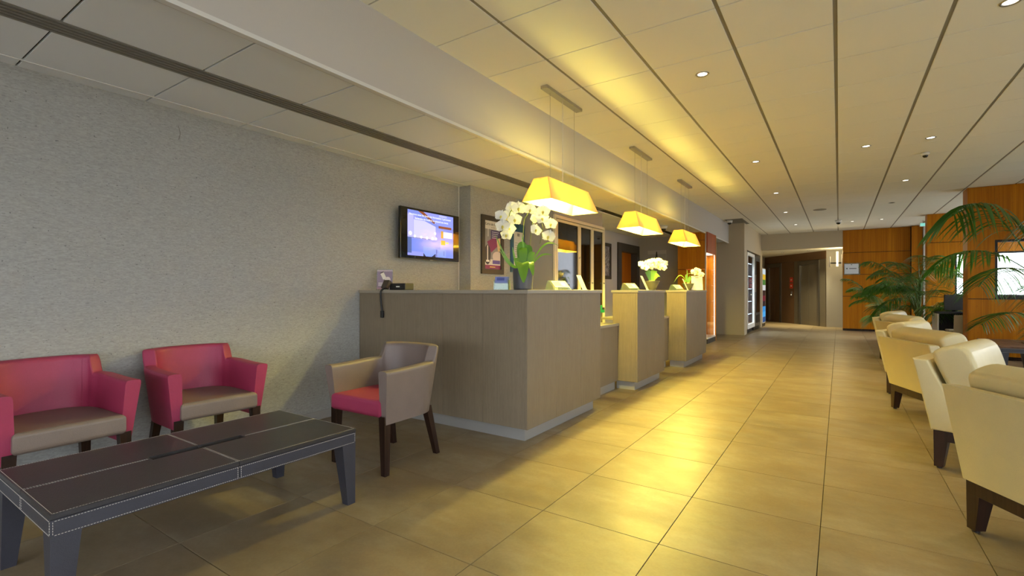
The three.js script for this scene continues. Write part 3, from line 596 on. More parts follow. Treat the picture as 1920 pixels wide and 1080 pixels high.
{ // glazed cabinet in the projecting wall
  const t = thing('glazed_cabinet', 'cream framed cabinet with three dark glass doors behind counter', 'cabinet', [-3.2, 0, -6.57], Math.PI / 2);
  const cream = S({ color: 0xd8ccb0, roughness: 0.45 });
  // local x runs towards the camera's far side: x = -(z - zc)
  const X = z => -(z + 6.57);
  part(t, 'casing', merge([rbox(X(-5.80), X(-5.755), 0.1, 2.17, 0, 0.03, 0.003), rbox(X(-7.40), X(-7.445), 0.1, 2.17, 0, 0.03, 0.003), rbox(X(-5.80), X(-7.40), 2.125, 2.17, 0, 0.03, 0.003), rbox(X(-5.80), X(-7.40), 0, 0.1, 0, 0.03, 0.003)]), cream);
  for (const [a, b, k] of [[-5.805, -6.50, -1], [-6.515, -6.95, 1], [-6.965, -7.395, -1]]) {
    const d = part(t, 'door', merge([rbox(X(a), X(a) + 0.035, 0.11, 2.115, 0.004, 0.034, 0.003), rbox(X(b) - 0.035, X(b), 0.11, 2.115, 0.004, 0.034, 0.003), rbox(X(a) + 0.035, X(b) - 0.035, 2.08, 2.115, 0.004, 0.034, 0.003), rbox(X(a) + 0.035, X(b) - 0.035, 0.11, 0.15, 0.004, 0.034, 0.003)]), cream);
    part(d, 'pane', box(X(a) + 0.035, X(b) - 0.035, 0.15, 2.08, 0.012, 0.018), M.smoked, 'dark reflecting glass');
    const kx = k < 0 ? X(b) - 0.018 : X(b) - 0.018, ky = a > -6 ? 1.62 : 1.26;
    part(d, 'knob', new THREE.SphereGeometry(0.014, 12, 8).translate(kx, ky, 0.046), M.alu);
  }
}
{ // office door
  const d = struct('door_1', 'orange brown wooden office door in a dark frame');
  part(d, 'frame', merge([rbox(-4.14, -3.985, 0, 2.2, -10.10, -10.30, 0.003), rbox(-4.14, -3.985, 0, 2.2, -11.28, -11.445, 0.003), rbox(-4.14, -3.985, 2.02, 2.2, -10.30, -11.28, 0.003)]), M.doorFrame);
  part(d, 'leaf', rbox(-4.18, -4.14, 0.0, 2.06, -10.24, -11.34, 0.003), M.door);
  part(d, 'handle', box(-4.14, -4.09, 1.03, 1.06, -10.4, -10.52), M.alu);
  part(d, 'sign', box(-4.14, -4.137, 1.62, 1.76, -10.42, -10.58), M.paper, 'small white sheet');
}

// ------------------------------------------------------------------ things on the counters
const TOP = 1.146;
function boards(name, label, cat, p, turn, w, h, lean, m, tex, group) {   // a leaning sheet with a back strut
  const t = thing(name, label, cat, p, turn, group);
  const g = rbox(-w / 2, w / 2, 0, h, -0.0015, 0.0015, 0.0007); g.rotateX(-lean); g.translate(0, 0, Math.sin(lean) * h / 2);
  part(t, 'sheet', g, m);
  if (tex) { const q = new THREE.PlaneGeometry(w * 0.94, h * 0.94).translate(0, h / 2, 0.0022); q.rotateX(-lean); q.translate(0, 0, Math.sin(lean) * h / 2); part(t, 'print', q, S({ map: tex, roughness: 0.5 })); }
  const st = rbox(-w * 0.3, w * 0.3, 0, h * 0.8, -0.001, 0.001, 0.0004); st.rotateX(lean + 0.12); st.translate(0, 0, -Math.sin(lean) * h * 0.6 - 0.02);
  part(t, 'foot', rbox(-w / 2, w / 2, 0, 0.003, -Math.sin(lean) * h / 2 - 0.03, Math.sin(lean) * h / 2 + 0.012, 0.001), m);
  return t;
}
const lines = (bg, ink, n, head) => canvasTex(200, 280, (c, w, h) => { c.fillStyle = bg; c.fillRect(0, 0, w, h); c.fillStyle = ink; if (head) c.fillRect(70, 16, 60, 26); for (let k = 0; k < n; k++) c.fillRect(26, 64 + k * (200 / n), 148 - (k * 53) % 60, 5); });
boards('card_stand', 'purple leaflet stand on the counter end by the wall', 'leaflet stand', [-3.665, TOP, -3.24], 0.62, 0.16, 0.205, 0.12, M.acrylic, canvasTex(220, 290, (c, w, h) => {
  c.fillStyle = '#8f7f93'; c.fillRect(0, 0, w, h); c.fillStyle = '#b9aab2'; c.fillRect(0, 0, w, 26); c.fillStyle = '#e7dfd0'; c.save(); c.translate(90, 90); c.rotate(-0.45); c.fillRect(-26, -50, 52, 100); c.fillStyle = '#4b3a30'; c.fillRect(-26, -58, 52, 12); c.restore();
  c.fillStyle = '#dcd3cb'; c.beginPath(); c.ellipse(150, 150, 42, 46, 0.2, 0, 7); c.fill(); c.fillStyle = '#f0e8e8'; for (let k = 0; k < 4; k++) c.fillRect(22, 190 + k * 14, 150 - k * 20, 6); c.fillStyle = '#a0849a'; c.fillRect(0, 262, w, 28);
}));
{ // payment terminal with its holder and cord
  const t = thing('payment_terminal', 'black card terminal with cord hanging over the counter edge', 'card terminal', [-3.365, TOP, -3.13]);
  part(t, 'body', rbox(-0.09, 0.115, 0, 0.062, -0.09, 0.02, 0.008, 2), M.dark);
  part(t, 'label', box(0.0, 0.045, 0.026, 0.036, 0.0205, 0.0215), M.paper, 'small white label');
  const hd = rbox(-0.038, 0.038, 0, 0.085, -0.02, 0.02, 0.008, 2); hd.rotateX(-0.5); hd.translate(-0.115, 0.012, 0.055); part(t, 'handset', hd, S({ color: 0x3a312a, roughness: 0.4 }));
  part(t, 'cord', tube([[-0.115, 0.02, 0.05], [-0.125, -0.005, 0.085], [-0.13, -0.08, 0.088], [-0.128, -0.17, 0.078], [-0.122, -0.22, 0.078]], 0.009, 24, 8), M.dark);
  part(t, 'plug', rbox(-0.137, -0.107, -0.255, -0.19, 0.066, 0.092, 0.006, 2), M.dark);
}
{ // brochure holder
  const t = thing('brochure_holder', 'small acrylic holder with blue leaflets left of dark flowerpot', 'brochure holder', [-2.245, TOP, -3.20], 0.35);
  part(t, 'holder', merge([rbox(-0.06, 0.06, 0, 0.003, -0.04, 0.04, 0.001), rbox(-0.06, 0.06, 0, 0.055, 0.037, 0.04, 0.001), rbox(-0.06, -0.057, 0, 0.08, -0.04, 0.037, 0.001), rbox(0.057, 0.06, 0, 0.08, -0.04, 0.037, 0.001)]), M.acrylic);
  const lt = canvasTex(160, 220, (c, w, h) => { c.fillStyle = '#7b87c6'; c.fillRect(0, 0, w, h); c.fillStyle = '#c6cbe8'; c.fillRect(0, 120, w, 100); c.fillStyle = '#4c58a0'; c.fillRect(20, 20, 90, 50); });
  for (let k = 0; k < 3; k++) { const g = rbox(-0.05, 0.05, 0, 0.105, -0.001, 0.001, 0.0004); g.rotateX(-0.22); g.translate(k * 0.004 - 0.006, 0.004, 0.024 - k * 0.018); part(t, 'leaflet', g, S({ map: lt, roughness: 0.5 })); const a = g.attributes.uv, q = g.attributes.position; for (let i = 0; i < a.count; i++) a.setXY(i, (q.getX(i) + 0.056) / 0.112, q.getY(i) / 0.11); }
}
function wedge(label, p, turn, s = 1) {    // clear slanted box stand
  const t = thing('acrylic_display', label, 'display stand', p, turn, 'slanted acrylic displays on the counters');
  part(t, 'stand', prismX([[0.07 * s, 0], [-0.07 * s, 0], [-0.035 * s, 0.085 * s], [-0.02 * s, 0.085 * s], [0.06 * s, 0.012]], 0.2 * s, 0.002, 1), M.acrylic);
  const q = new THREE.PlaneGeometry(0.17 * s, 0.085 * s); q.rotateX(-0.83); q.translate(0, 0.052 * s, 0.026 * s);
  part(t, 'sheet', q, S({ map: canvasTex(200, 100, (c, w, h) => { c.fillStyle = '#c2cdb8'; c.fillRect(0, 0, w, h); c.fillStyle = '#97a793'; c.fillRect(10, 14, 90, 60); c.fillStyle = '#e4ead6'; c.beginPath(); c.arc(140, 50, 28, 0, 7); c.fill(); }), roughness: 0.5 }));
}
const faceOut = Math.PI / 2 - 0.35;
wedge('slanted acrylic display on the nearest counter under large pendant', [-2.10, TOP, -3.88], faceOut);
wedge('slanted acrylic display on the middle counter', [-2.07, TOP, -5.62], faceOut);
wedge('slanted acrylic display on the farthest counter', [-2.03, TOP, -7.47], faceOut);
boards('price_card', 'leaning pinkish card on the nearest counter', 'card', [-1.985, TOP, -4.12], Math.PI / 2 + 0.15, 0.13, 0.15, 0.42, M.paper, lines('#e5d2bd', '#b9a08c', 6), 'leaning cards on the counters');
boards('price_card', 'leaning pink card left of the small bowl orchid', 'card', [-1.965, TOP, -5.82], Math.PI / 2 + 0.15, 0.13, 0.19, 0.42, M.paper, lines('#e2c4b8', '#b0938a', 7), 'leaning cards on the counters');
boards('price_card', 'leaning pink card on the farthest counter', 'card', [-1.93, TOP, -7.58], Math.PI / 2 + 0.15, 0.13, 0.19, 0.42, M.paper, lines('#e0c2b4', '#b0938a', 7), 'leaning cards on the counters');
boards('menu_sign', 'upright white printed sign at the farthest counter end', 'sign', [-1.935, TOP, -8.33], 0.62, 0.2, 0.24, 0.08, M.acrylic, lines('#efe9d8', '#a8a294', 9, true));
{ // small green item on the writing desk
  const t = thing('pen_box', 'small green box on the low desk behind nearest counter', 'desk box', [-2.30, 0.885, -5.30], 0.3);
  const gr = S({ color: 0x0c8a44, roughness: 0.4 });
  part(t, 'box', rbox(-0.035, 0.035, 0, 0.035, -0.03, 0.03, 0.003), gr); const b = rbox(-0.03, 0.01, 0.035, 0.085, -0.02, 0.02, 0.003); part(t, 'flap', b, gr); part(t, 'insert', box(0.012, 0.034, 0.036, 0.06, -0.02, 0.02), M.dark);
}

// ------------------------------------------------------------------ orchids
function petalGeo(len, wid, cup, tip = 0.5) {
  return grid(7, 6, (u, v) => { const s = (v - 0.5) * 2, prof = Math.sin(Math.PI * Math.min(1, u * 0.93 + 0.07) ** (0.5 + tip * 0.5)), w = wid / 2 * Math.max(prof, 0.02); return [s * w, u * len, cup * (u * u * 0.35 - 0.5 * s * s * prof) * len]; });
}
function flower(t, p, size, dir, roll) {   // a moth-orchid bloom: three sepals, two broad petals and a yellow lip, facing dir
  const gs = [], add = (len, wid, ang, zo) => { const g = petalGeo(len, wid, 0.35); g.rotateZ(ang); g.translate(0, 0, zo); gs.push(g); };
  for (const a of [0, 2.2, -2.2]) add(size * 0.52, size * 0.42, a, -0.003);
  for (const a of [1.36, -1.36]) add(size * 0.56, size * 0.80, a, 0.002);
  const q = new THREE.Quaternion().setFromUnitVectors(new THREE.Vector3(0, 0, 1), new THREE.Vector3(...dir).normalize());
  const m = new THREE.Matrix4().compose(new THREE.Vector3(...p), q.multiply(new THREE.Quaternion().setFromAxisAngle(new THREE.Vector3(0, 0, 1), roll)), new THREE.Vector3(1, 1, 1));
  const f = part(t, 'flower', merge(gs).applyMatrix4(m), M.petal);
  const l = merge([new THREE.SphereGeometry(size * 0.09, 10, 8).scale(1, 1.2, 0.8).translate(0, -size * 0.07, size * 0.07), new THREE.ConeGeometry(size * 0.08, size * 0.2, 8).rotateX(Math.PI).translate(0, -size * 0.2, size * 0.08)]);
  part(f, 'lip', l.applyMatrix4(m), M.lip, 'yellow lip');
}
function strap(base, tip, bow, wid, fold = 0.2, flat = false) {   // a strap leaf from base to tip, bowed upwards
  const A = new THREE.Vector3(...base), B = new THREE.Vector3(...tip), d = B.clone().sub(A), side = new THREE.Vector3(d.z, 0, -d.x); if (flat) side.crossVectors(d, new THREE.Vector3(0.55739, 0.35, 0.83025)); if (side.length() < 1e-4) side.set(1, 0, 0); side.normalize();
  return grid(12, 4, (u, v) => { const s = (v - 0.5) * 2, w = wid / 2 * Math.pow(Math.sin(Math.PI * clamp(0.06 + u * 0.93)), 0.6), c = A.clone().lerp(B, u); c.y += bow * Math.sin(Math.PI * u); c.addScaledVector(side, s * w); c.y += Math.abs(s) * w * fold; return [c.x, c.y, c.z]; });
}
const camR = [0.83025, 0, -0.55739], camF = [0.55739, 0, 0.83025];   // towards the right and towards the viewer, along the lobby
const RU = (r, u, f = 0) => [camR[0] * r + camF[0] * f, u, camR[2] * r + camF[2] * f];
{
  const t = thing('potted_orchid', 'tall white moth orchid in dark grey pot on nearest counter', 'orchid', [-2.09, TOP, -3.27]);
  part(t, 'pot', lathe([[0, 0], [0.072, 0], [0.076, 0.01], [0.083, 0.165], [0.083, 0.17], [0.076, 0.17], [0.074, 0.15], [0, 0.15]], 36), M.potGrey);
  part(t, 'soil', cyl(0.073, 0.073, 0.008, 24, 0, 0.148, 0), M.soil);
  // leaves: [base r, tip r, tip u, f, bow, width]
  for (const [b, r, u, f, bow, w] of [[0, -0.01, 0.385, -0.01, 0.03, 0.09], [0.02, 0.045, 0.36, -0.02, 0.03, 0.085], [0, 0.0, 0.33, 0.06, 0.05, 0.065], [-0.01, 0.0, 0.055, 0.17, 0.10, 0.10], [0.03, 0.075, 0.11, 0.12, 0.08, 0.06], [-0.04, -0.06, 0.25, 0.03, 0.03, 0.045], [0.04, 0.09, 0.30, 0.0, 0.04, 0.05]])
    part(t, 'leaf', strap(RU(b, 0.16, 0.01), RU(r, u, f), bow, w, 0.25, u > 0.2), u > 0.34 ? M.orchidLeaf : M.leafPale);
  for (const [b, r, u, bow] of [[-0.03, -0.22, 0.44, -0.06], [-0.04, -0.19, 0.33, -0.04], [0.05, 0.29, 0.345, 0.10], [0.05, 0.235, 0.275, 0.05], [-0.05, -0.085, 0.34, 0.0], [0.03, -0.01, 0.43, 0.0]])
    part(t, 'blade', strap(RU(b, 0.17, 0), RU(r, u, 0.02), bow, 0.015, 0.1, true), M.leafPale);
  const stemA = [[0, 0.16, 0], [-0.0, 0.40, 0], [0.01, 0.55, 0], [0.04, 0.62, 0], [0.03, 0.68, 0.0], [-0.03, 0.675, 0], [-0.10, 0.62, 0.01], [-0.115, 0.52, 0.02], [-0.16, 0.43, 0.02]].map(p => RU(...p));
  const stemB = [[0.05, 0.17, -0.02], [0.055, 0.36, -0.02], [0.07, 0.48, -0.02], [0.085, 0.56, -0.01], [0.12, 0.57, 0.01], [0.155, 0.5, 0.02], [0.145, 0.42, 0.03], [0.135, 0.365, 0.03]].map(p => RU(...p));
  part(t, 'flower_stem', tube(stemA, 0.0032, 60, 6), M.stem); part(t, 'flower_stem', tube(stemB, 0.003, 60, 6), M.stem);
  const fl = [[-0.085, 0.655], [-0.03, 0.645], [-0.17, 0.58], [-0.115, 0.585], [-0.06, 0.555], [-0.155, 0.50], [-0.105, 0.49], [-0.125, 0.435], [0.06, 0.63], [0.115, 0.575], [0.155, 0.565], [0.16, 0.615], [0.225, 0.525], [0.105, 0.475], [0.205, 0.42]];
  fl.forEach(([r, u], i) => flower(t, RU(r - 0.005, u, 0.03 + 0.03 * ((i * 7) % 3 - 1)), rr(0.098, 0.114), [camF[0] + rr(-0.5, 0.5), rr(-0.25, 0.15), camF[2] + rr(-0.4, 0.4)], rr(-0.4, 0.4)));
}
function bowlOrchid(label, p, s, blooms, leaves) {
  const t = thing('potted_orchid', label, 'orchid', p);
  part(t, 'pot', lathe([[0, 0], [0.045 * s, 0], [0.10 * s, 0.115 * s], [0.10 * s, 0.12 * s], [0.094 * s, 0.12 * s], [0.085 * s, 0.10 * s], [0, 0.10 * s]], 32), P({ color: 0x56564a, roughness: 0.3 }));
  part(t, 'soil', lathe([[0, 0.125 * s], [0.05 * s, 0.12 * s], [0.086 * s, 0.10 * s]], 20), S({ color: 0xa58a3a, roughness: 0.9 }));
  for (const [r, u, f, w] of leaves) part(t, 'leaf', strap(RU(r * 0.15, 0.11 * s, 0), RU(r, u, f), 0.05, w, 0.25, true), r < 0 ? M.orchidLeaf : M.leafPale);
  const tipR = blooms[(blooms.length / 2) | 0];
  part(t, 'flower_stem', tube([RU(0, 0.11 * s), RU(-0.05 * s, 0.22 * s), RU(-0.02, tipR[1] - 0.02), RU(tipR[0], tipR[1])], 0.003, 24, 6), M.stem);
  blooms.forEach(([r, u], i) => flower(t, RU(r, u, 0.02 * ((i * 5) % 3)), rr(0.095, 0.115) * s, [camF[0] + rr(-0.4, 0.4), rr(-0.2, 0.3), camF[2] + rr(-0.4, 0.4)], rr(-0.5, 0.5)));
  return t;
}
bowlOrchid('white orchid in a low dark bowl on the middle counter', [-2.03, TOP, -6.3], 1.0,
  [[-0.13, 0.335], [-0.10, 0.30], [-0.07, 0.345], [-0.03, 0.36], [-0.03, 0.305], [0.02, 0.37], [0.03, 0.325], [0.07, 0.375], [0.08, 0.31], [0.115, 0.355], [0.13, 0.30], [0.155, 0.335]],
  [[-0.09, 0.235, 0.03, 0.075], [0.04, 0.25, 0.02, 0.08], [0.10, 0.17, 0.04, 0.06], [-0.04, 0.2, -0.05, 0.06]]);
{
  const o = bowlOrchid('small white orchid in a bowl on the farthest counter', [-2.05, TOP, -8.22], 0.95,
    [[0.085, 0.30], [0.12, 0.325], [0.15, 0.31], [0.18, 0.28], [0.20, 0.255], [0.135, 0.275]], [[-0.09, 0.10, 0.05, 0.045], [-0.04, 0.24, 0, 0.03], [0.05, 0.2, 0.02, 0.05]]);
  for (const [r, u, bow] of [[-0.02, 0.34, 0], [-0.05, 0.26, 0], [-0.24, 0.12, 0.13], [0.03, 0.25, 0]]) part(o, 'blade', strap(RU(-0.01, 0.11, 0), RU(r, u, 0.01), bow, 0.014, 0.1, true), M.leafPale);
}

// ------------------------------------------------------------------ palms
function frondGeo(L, n, leafL, leafW, rise, droop, sag) {   // local: grows along +x from the origin, arching; leaflets on both sides
  const gs = [], curve = u => [L * (u - 0.16 * u * u * droop), L * (rise * u - droop * u * u), 0];
  const pts = []; for (let i = 0; i <= 10; i++) pts.push(curve(i / 10)); gs.push(tube(pts, 0.006 * L, 14, 5));
  for (let i = 0; i < n; i++) {
    const u = 0.22 + 0.78 * (i + 0.5) / n, p = curve(u), q = curve(Math.min(1, u + 0.01)), tx = q[0] - p[0], ty = q[1] - p[1], tl = Math.hypot(tx, ty) || 1, T = [tx / tl, ty / tl];
    const len = leafL * Math.pow(Math.sin(Math.PI * clamp(0.16 + 0.78 * (u - 0.2) / 0.8)), 0.6) * rr(0.88, 1.1);
    for (const s of [-1, 1]) {
      const fw = rr(0.45, 0.62) + 0.3 * (u - 0.5), up = rr(0.0, 0.16), tw = rr(-0.3, 0.3);
      gs.push(grid(6, 2, (a, v) => {
        const w = (v - 0.5) * leafW * Math.pow(Math.sin(Math.PI * clamp(0.1 + 0.9 * a)), 0.7), d = len * a, fall = sag * a * a * len, vf = Math.abs(v - 0.5) * leafW * 0.4 * (1 - a);
        return [p[0] + T[0] * d * fw - w * 0.92 * -1 * (1 - fw * 0.2), p[1] + T[1] * d * fw + d * up - fall + vf + w * tw, p[2] + s * (d * Math.sqrt(Math.max(0.1, 1 - fw * fw)))];
      }));
    }
  }
  return merge(gs);
}
function palm(label, p, pot, fronds) {   // fronds: [compass direction r/f as an angle, start height, length, leaf length, leaf width, rise, droop, count, lean]
  const t = thing('potted_palm', label, 'palm', p, 0, 'kentia palms on the right');
  part(t, 'pot', lathe([[0, 0], [pot * 0.75, 0], [pot, pot * 1.5], [pot * 0.93, pot * 1.5], [pot * 0.9, pot * 1.38], [0, pot * 1.38]], 32), M.potGrey);
  part(t, 'soil', cyl(pot * 0.9, pot * 0.9, 0.01, 24, 0, pot * 1.36, 0), M.soil);
  for (const [ang, h, L, ll, lw, rise, droop, n, lean, sag = 0.6] of fronds) {
    const c = Math.cos(ang), s = Math.sin(ang), bx = c * lean, bz = -s * lean;
    const g = frondGeo(L, n, ll, lw, rise, droop, sag); g.rotateY(ang); g.translate(bx, h, bz);
    const f = part(t, 'frond', g, rnd() < 0.6 ? M.leaf : M.leafPale);
    part(f, 'stalk', tube([[c * 0.03, pot * 1.3, -s * 0.03], [c * lean * 0.35, (pot * 1.3 + h) / 2, -s * lean * 0.35], [bx, h, bz], [bx + c * 0.06, h + 0.06 * rise, bz - s * 0.06]], 0.011, 14, 6), M.stem);
  }
  return t;
}
const leftDir = Math.PI + 0.59;   // towards the picture's left; larger angles turn towards the viewer
palm('big palm with broad drooping leaflets at the right picture edge', [2.38, 0, -10.0], 0.2, [
  [leftDir + 0.1, 1.5, 1.55, 0.66, 0.042, 1.6, 1.15, 26, 0.10, 0.95], [leftDir - 0.2, 1.42, 1.35, 0.5, 0.034, 0.85, 0.80, 24, 0.12, 0.7], [leftDir + 0.35, 1.25, 1.4, 0.5, 0.034, 0.62, 0.66, 26, 0.16, 0.7],
  [leftDir + 0.75, 1.1, 1.2, 0.45, 0.034, 0.5, 0.6, 22, 0.2, 0.6], [leftDir + 0.95, 1.5, 1.2, 0.7, 0.06, 1.6, 1.1, 16, 0.1, 1.0], [leftDir + 1.4, 1.4, 1.2, 0.6, 0.05, 1.3, 1.05, 18, 0.1, 0.9], [leftDir + 1.8, 1.4, 1.0, 0.5, 0.04, 0.8, 0.7, 18, 0.1, 0.7], [leftDir + 2.5, 1.3, 0.9, 0.45, 0.04, 0.9, 0.8, 18, 0.1, 0.6],
  [leftDir + 0.2, 0.78, 0.95, 0.36, 0.028, 0.30, 0.42, 22, 0.16, 0.5], [leftDir + 0.8, 0.66, 0.8, 0.34, 0.028, 0.25, 0.5, 20, 0.18, 0.5]]);
{
  const fr = (n, h0, h1, L, ll, a0, a1) => { const o = []; for (let i = 0; i < n; i++) o.push([a0 + (a1 - a0) * ((i * 0.618) % 1), h0 + (h1 - h0) * ((i * 0.377 + 0.2) % 1), L * rr(0.8, 1.15), ll * rr(0.85, 1.1), 0.021, rr(0.75, 1.75), rr(0.75, 1.05), 24, rr(0.05, 0.16), rr(0.35, 0.75)]); return o; };
  palm('dense bushy palm in front of the far wood wall', [1.36, 0, -12.9], 0.24, fr(44, 0.4, 1.45, 0.88, 0.33, 0, 6.28));
  palm('small low palm beside the farthest lounge chair', [0.90, 0, -13.7], 0.16, fr(18, 0.35, 0.85, 0.72, 0.28, 1.9, 5.6));
}

// ------------------------------------------------------------------ right-hand background: desk, monitor, chair, sign
{
  const t = thing('computer_desk', 'black computer desk with a pale side panel by the pier', 'desk', [1.75, 0, -12.15]);
  part(t, 'top', rbox(-0.24, 0.4, 0.715, 0.745, -0.35, 0.3, 0.003), M.dark); part(t, 'side_panel', rbox(-0.24, -0.215, 0, 0.715, -0.33, 0.28, 0.002), M.whiteTrim, 'pale side panel'); part(t, 'back_panel', box(-0.215, 0.38, 0.1, 0.715, -0.3, -0.28), M.dark); part(t, 'side_panel', rbox(0.37, 0.395, 0, 0.715, -0.33, 0.28, 0.002), M.dark);
  const m = thing('monitor', 'black computer monitor on the desk seen from behind', 'monitor', [1.77, 0.745, -12.1], 0.2);
  part(m, 'foot', rbox(-0.09, 0.09, 0, 0.012, -0.07, 0.07, 0.004), M.dark); part(m, 'stem', box(-0.02, 0.02, 0.01, 0.12, -0.015, 0.015), M.dark); part(m, 'screen', rbox(-0.15, 0.15, 0.03, 0.32, 0.012, 0.05, 0.006), S({ color: 0x35332f, roughness: 0.5 }));
  const c = thing('desk_chair', 'pale backed chair pushed under the black computer desk', 'chair', [1.78, 0, -11.72], Math.PI);
  const pale = S({ color: 0xb9ae93, roughness: 0.5 });
  part(c, 'seat', rbox(-0.16, 0.16, 0.40, 0.44, -0.16, 0.18, 0.015, 2), pale); const b = rbox(-0.09, 0.09, 0, 0.34, -0.012, 0.012, 0.01, 2); b.rotateX(-0.12); b.translate(0, 0.37, -0.16); part(c, 'backrest', b, pale);
  for (const sx of [-1, 1]) for (const sz of [-1, 1]) part(c, 'leg', taperLeg(sx * 0.13, sz * 0.13, 0.40, 0.025, 0.02), M.dark);
  const s = thing('wall_notice', 'white notice with an arrow in clear holder on wood wall', 'sign', [0.307, 1.76, -16.88]);
  part(s, 'holder', rbox(-0.19, 0.19, -0.17, 0.17, 0.002, 0.008, 0.002), M.acrylic);
  part(s, 'sheet', new THREE.PlaneGeometry(0.33, 0.28).translate(-0.01, 0, 0.0095), S({ roughness: 0.5, map: canvasTex(330, 280, (c, w, h) => { c.fillStyle = '#dfe6ee'; c.fillRect(0, 0, w, h); c.fillStyle = '#20262e'; c.beginPath(); c.moveTo(30, 130); c.lineTo(70, 105); c.lineTo(70, 155); c.fill(); c.fillRect(110, 122, 170, 16); c.fillRect(150, 14, 30, 16); }) }));
  const e = thing('exit_sign', 'small green glowing exit sign under the ceiling by window', 'exit sign', [1.72, 2.74, -15.6], 0.2);
  part(e, 'housing', rbox(-0.07, 0.07, -0.02, 0.07, -0.02, 0.02, 0.004), M.white); part(e, 'panel', box(-0.062, 0.062, -0.012, 0.062, 0.02, 0.022), S({ color: 0x0a3a2c, emissive: 0x8fe0d0, emissiveIntensity: 0.7 })); part(e, 'hanger', cyl(0.006, 0.006, 0.06, 8, 0, 0.07, 0), M.alu);
}

// ------------------------------------------------------------------ display case, fridges, lifts
{ // wood block with lit glass case
  const t = thing('display_case', 'lit orange display case in wood veneer block behind counters', 'display case', [-2.65, 0, -11.4]);
  const x = v => v + 2.65, z = v => v + 11.4;
  part(t, 'back_block', box(x(-2.95), x(-2.78), 0, H2, z(-10.98), z(-11.85)), M.redveneer);
  for (const r of [[0.06, 0.975], [0.987, 1.595], [1.607, 2.215], [2.227, H2]]) part(t, 'wood_panel', rbox(x(-2.95), x(-2.375), r[0], r[1], z(-10.94), z(-10.98), 0.003), M.veneer);
  part(t, 'side_panel', box(x(-2.78), x(-2.33), 0.0, H2, z(-11.80), z(-11.85)), M.veneer); part(t, 'edge_post', box(x(-2.375), x(-2.355), 0.0, H2, z(-10.94), z(-10.98)), M.alu);
  part(t, 'top_panel', box(x(-2.78), x(-2.335), 1.96, H2, z(-10.98), z(-11.80)), M.redveneer); part(t, 'base', box(x(-2.78), x(-2.335), 0, 0.1, z(-10.98), z(-11.80)), M.dark);
  part(t, 'floor_panel', box(x(-2.78), x(-2.335), 0.1, 0.13, z(-10.98), z(-11.80)), M.white);
  for (const y of [0.55, 0.9, 1.25, 1.6]) part(t, 'glass_shelf', box(x(-2.77), x(-2.37), y, y + 0.008, z(-10.99), z(-11.79)), M.glass);
  part(t, 'door', box(x(-2.343), x(-2.337), 0.13, 1.96, z(-10.985), z(-11.74)), M.glass, 'glass door');
  const led = S({ color: 0x333333, emissive: new THREE.Color().setRGB(1, 0.9, 0.75), emissiveIntensity: 2.0 });
  part(t, 'light_strip', box(x(-2.36), x(-2.345), 0.13, 1.95, z(-11.75), z(-11.77)), led, 'glowing vertical strip'); part(t, 'top_light', box(x(-2.7), x(-2.37), 1.945, 1.96, z(-11.05), z(-11.7)), led);
  const l = new THREE.RectAreaLight(new THREE.Color().setRGB(1, 0.72, 0.45), 14, 0.3, 0.6); l.position.set(x(-2.54), 1.94, z(-11.38)); l.rotation.x = -Math.PI / 2; l.name = 'case_light'; t.add(l);
  const l2 = new THREE.RectAreaLight(new THREE.Color().setRGB(1, 0.78, 0.55), 8, 0.02, 1.8); l2.position.set(x(-2.40), 1.04, z(-11.74)); l2.lookAt(new THREE.Vector3(x(-2.75) - 2.65, 1.04, -11.2)); l2.name = 'case_strip_light'; t.add(l2);
  const glassM = P({ color: 0xfff4e8, transmission: 0.9, thickness: 0, roughness: 0.02, ior: 1.5 }), amber = P({ color: 0xb85a1c, transmission: 0.5, thickness: 0, roughness: 0.08 });
  const goblet = lathe([[0, 0], [0.03, 0.002], [0.004, 0.01], [0.004, 0.07], [0.03, 0.1], [0.034, 0.15]], 14), bottle = lathe([[0, 0], [0.035, 0], [0.036, 0.15], [0.012, 0.2], [0.012, 0.25], [0, 0.25]], 14);
  [[0.138, 'bottom'], [0.558, 'lowest glass'], [0.908, 'second glass'], [1.258, 'third glass'], [1.608, 'top glass']].forEach(([y, w], k) => {
    for (let i = 0; i < 4; i++) { const b = (i + k) % 2; single(b ? 'bottle' : 'wine_glass', (i < 2 ? 'nearer ' : 'farther ') + (b ? 'amber bottle' : 'clear stemmed glass') + ' on the ' + w + ' shelf of the lit display case', b ? 'bottle' : 'glass', b ? bottle : goblet, b ? amber : glassM, [-2.5 - 0.1 * (i % 2), y, -11.15 - 0.17 * i], 0, w + ' shelf contents'); }
  });
}
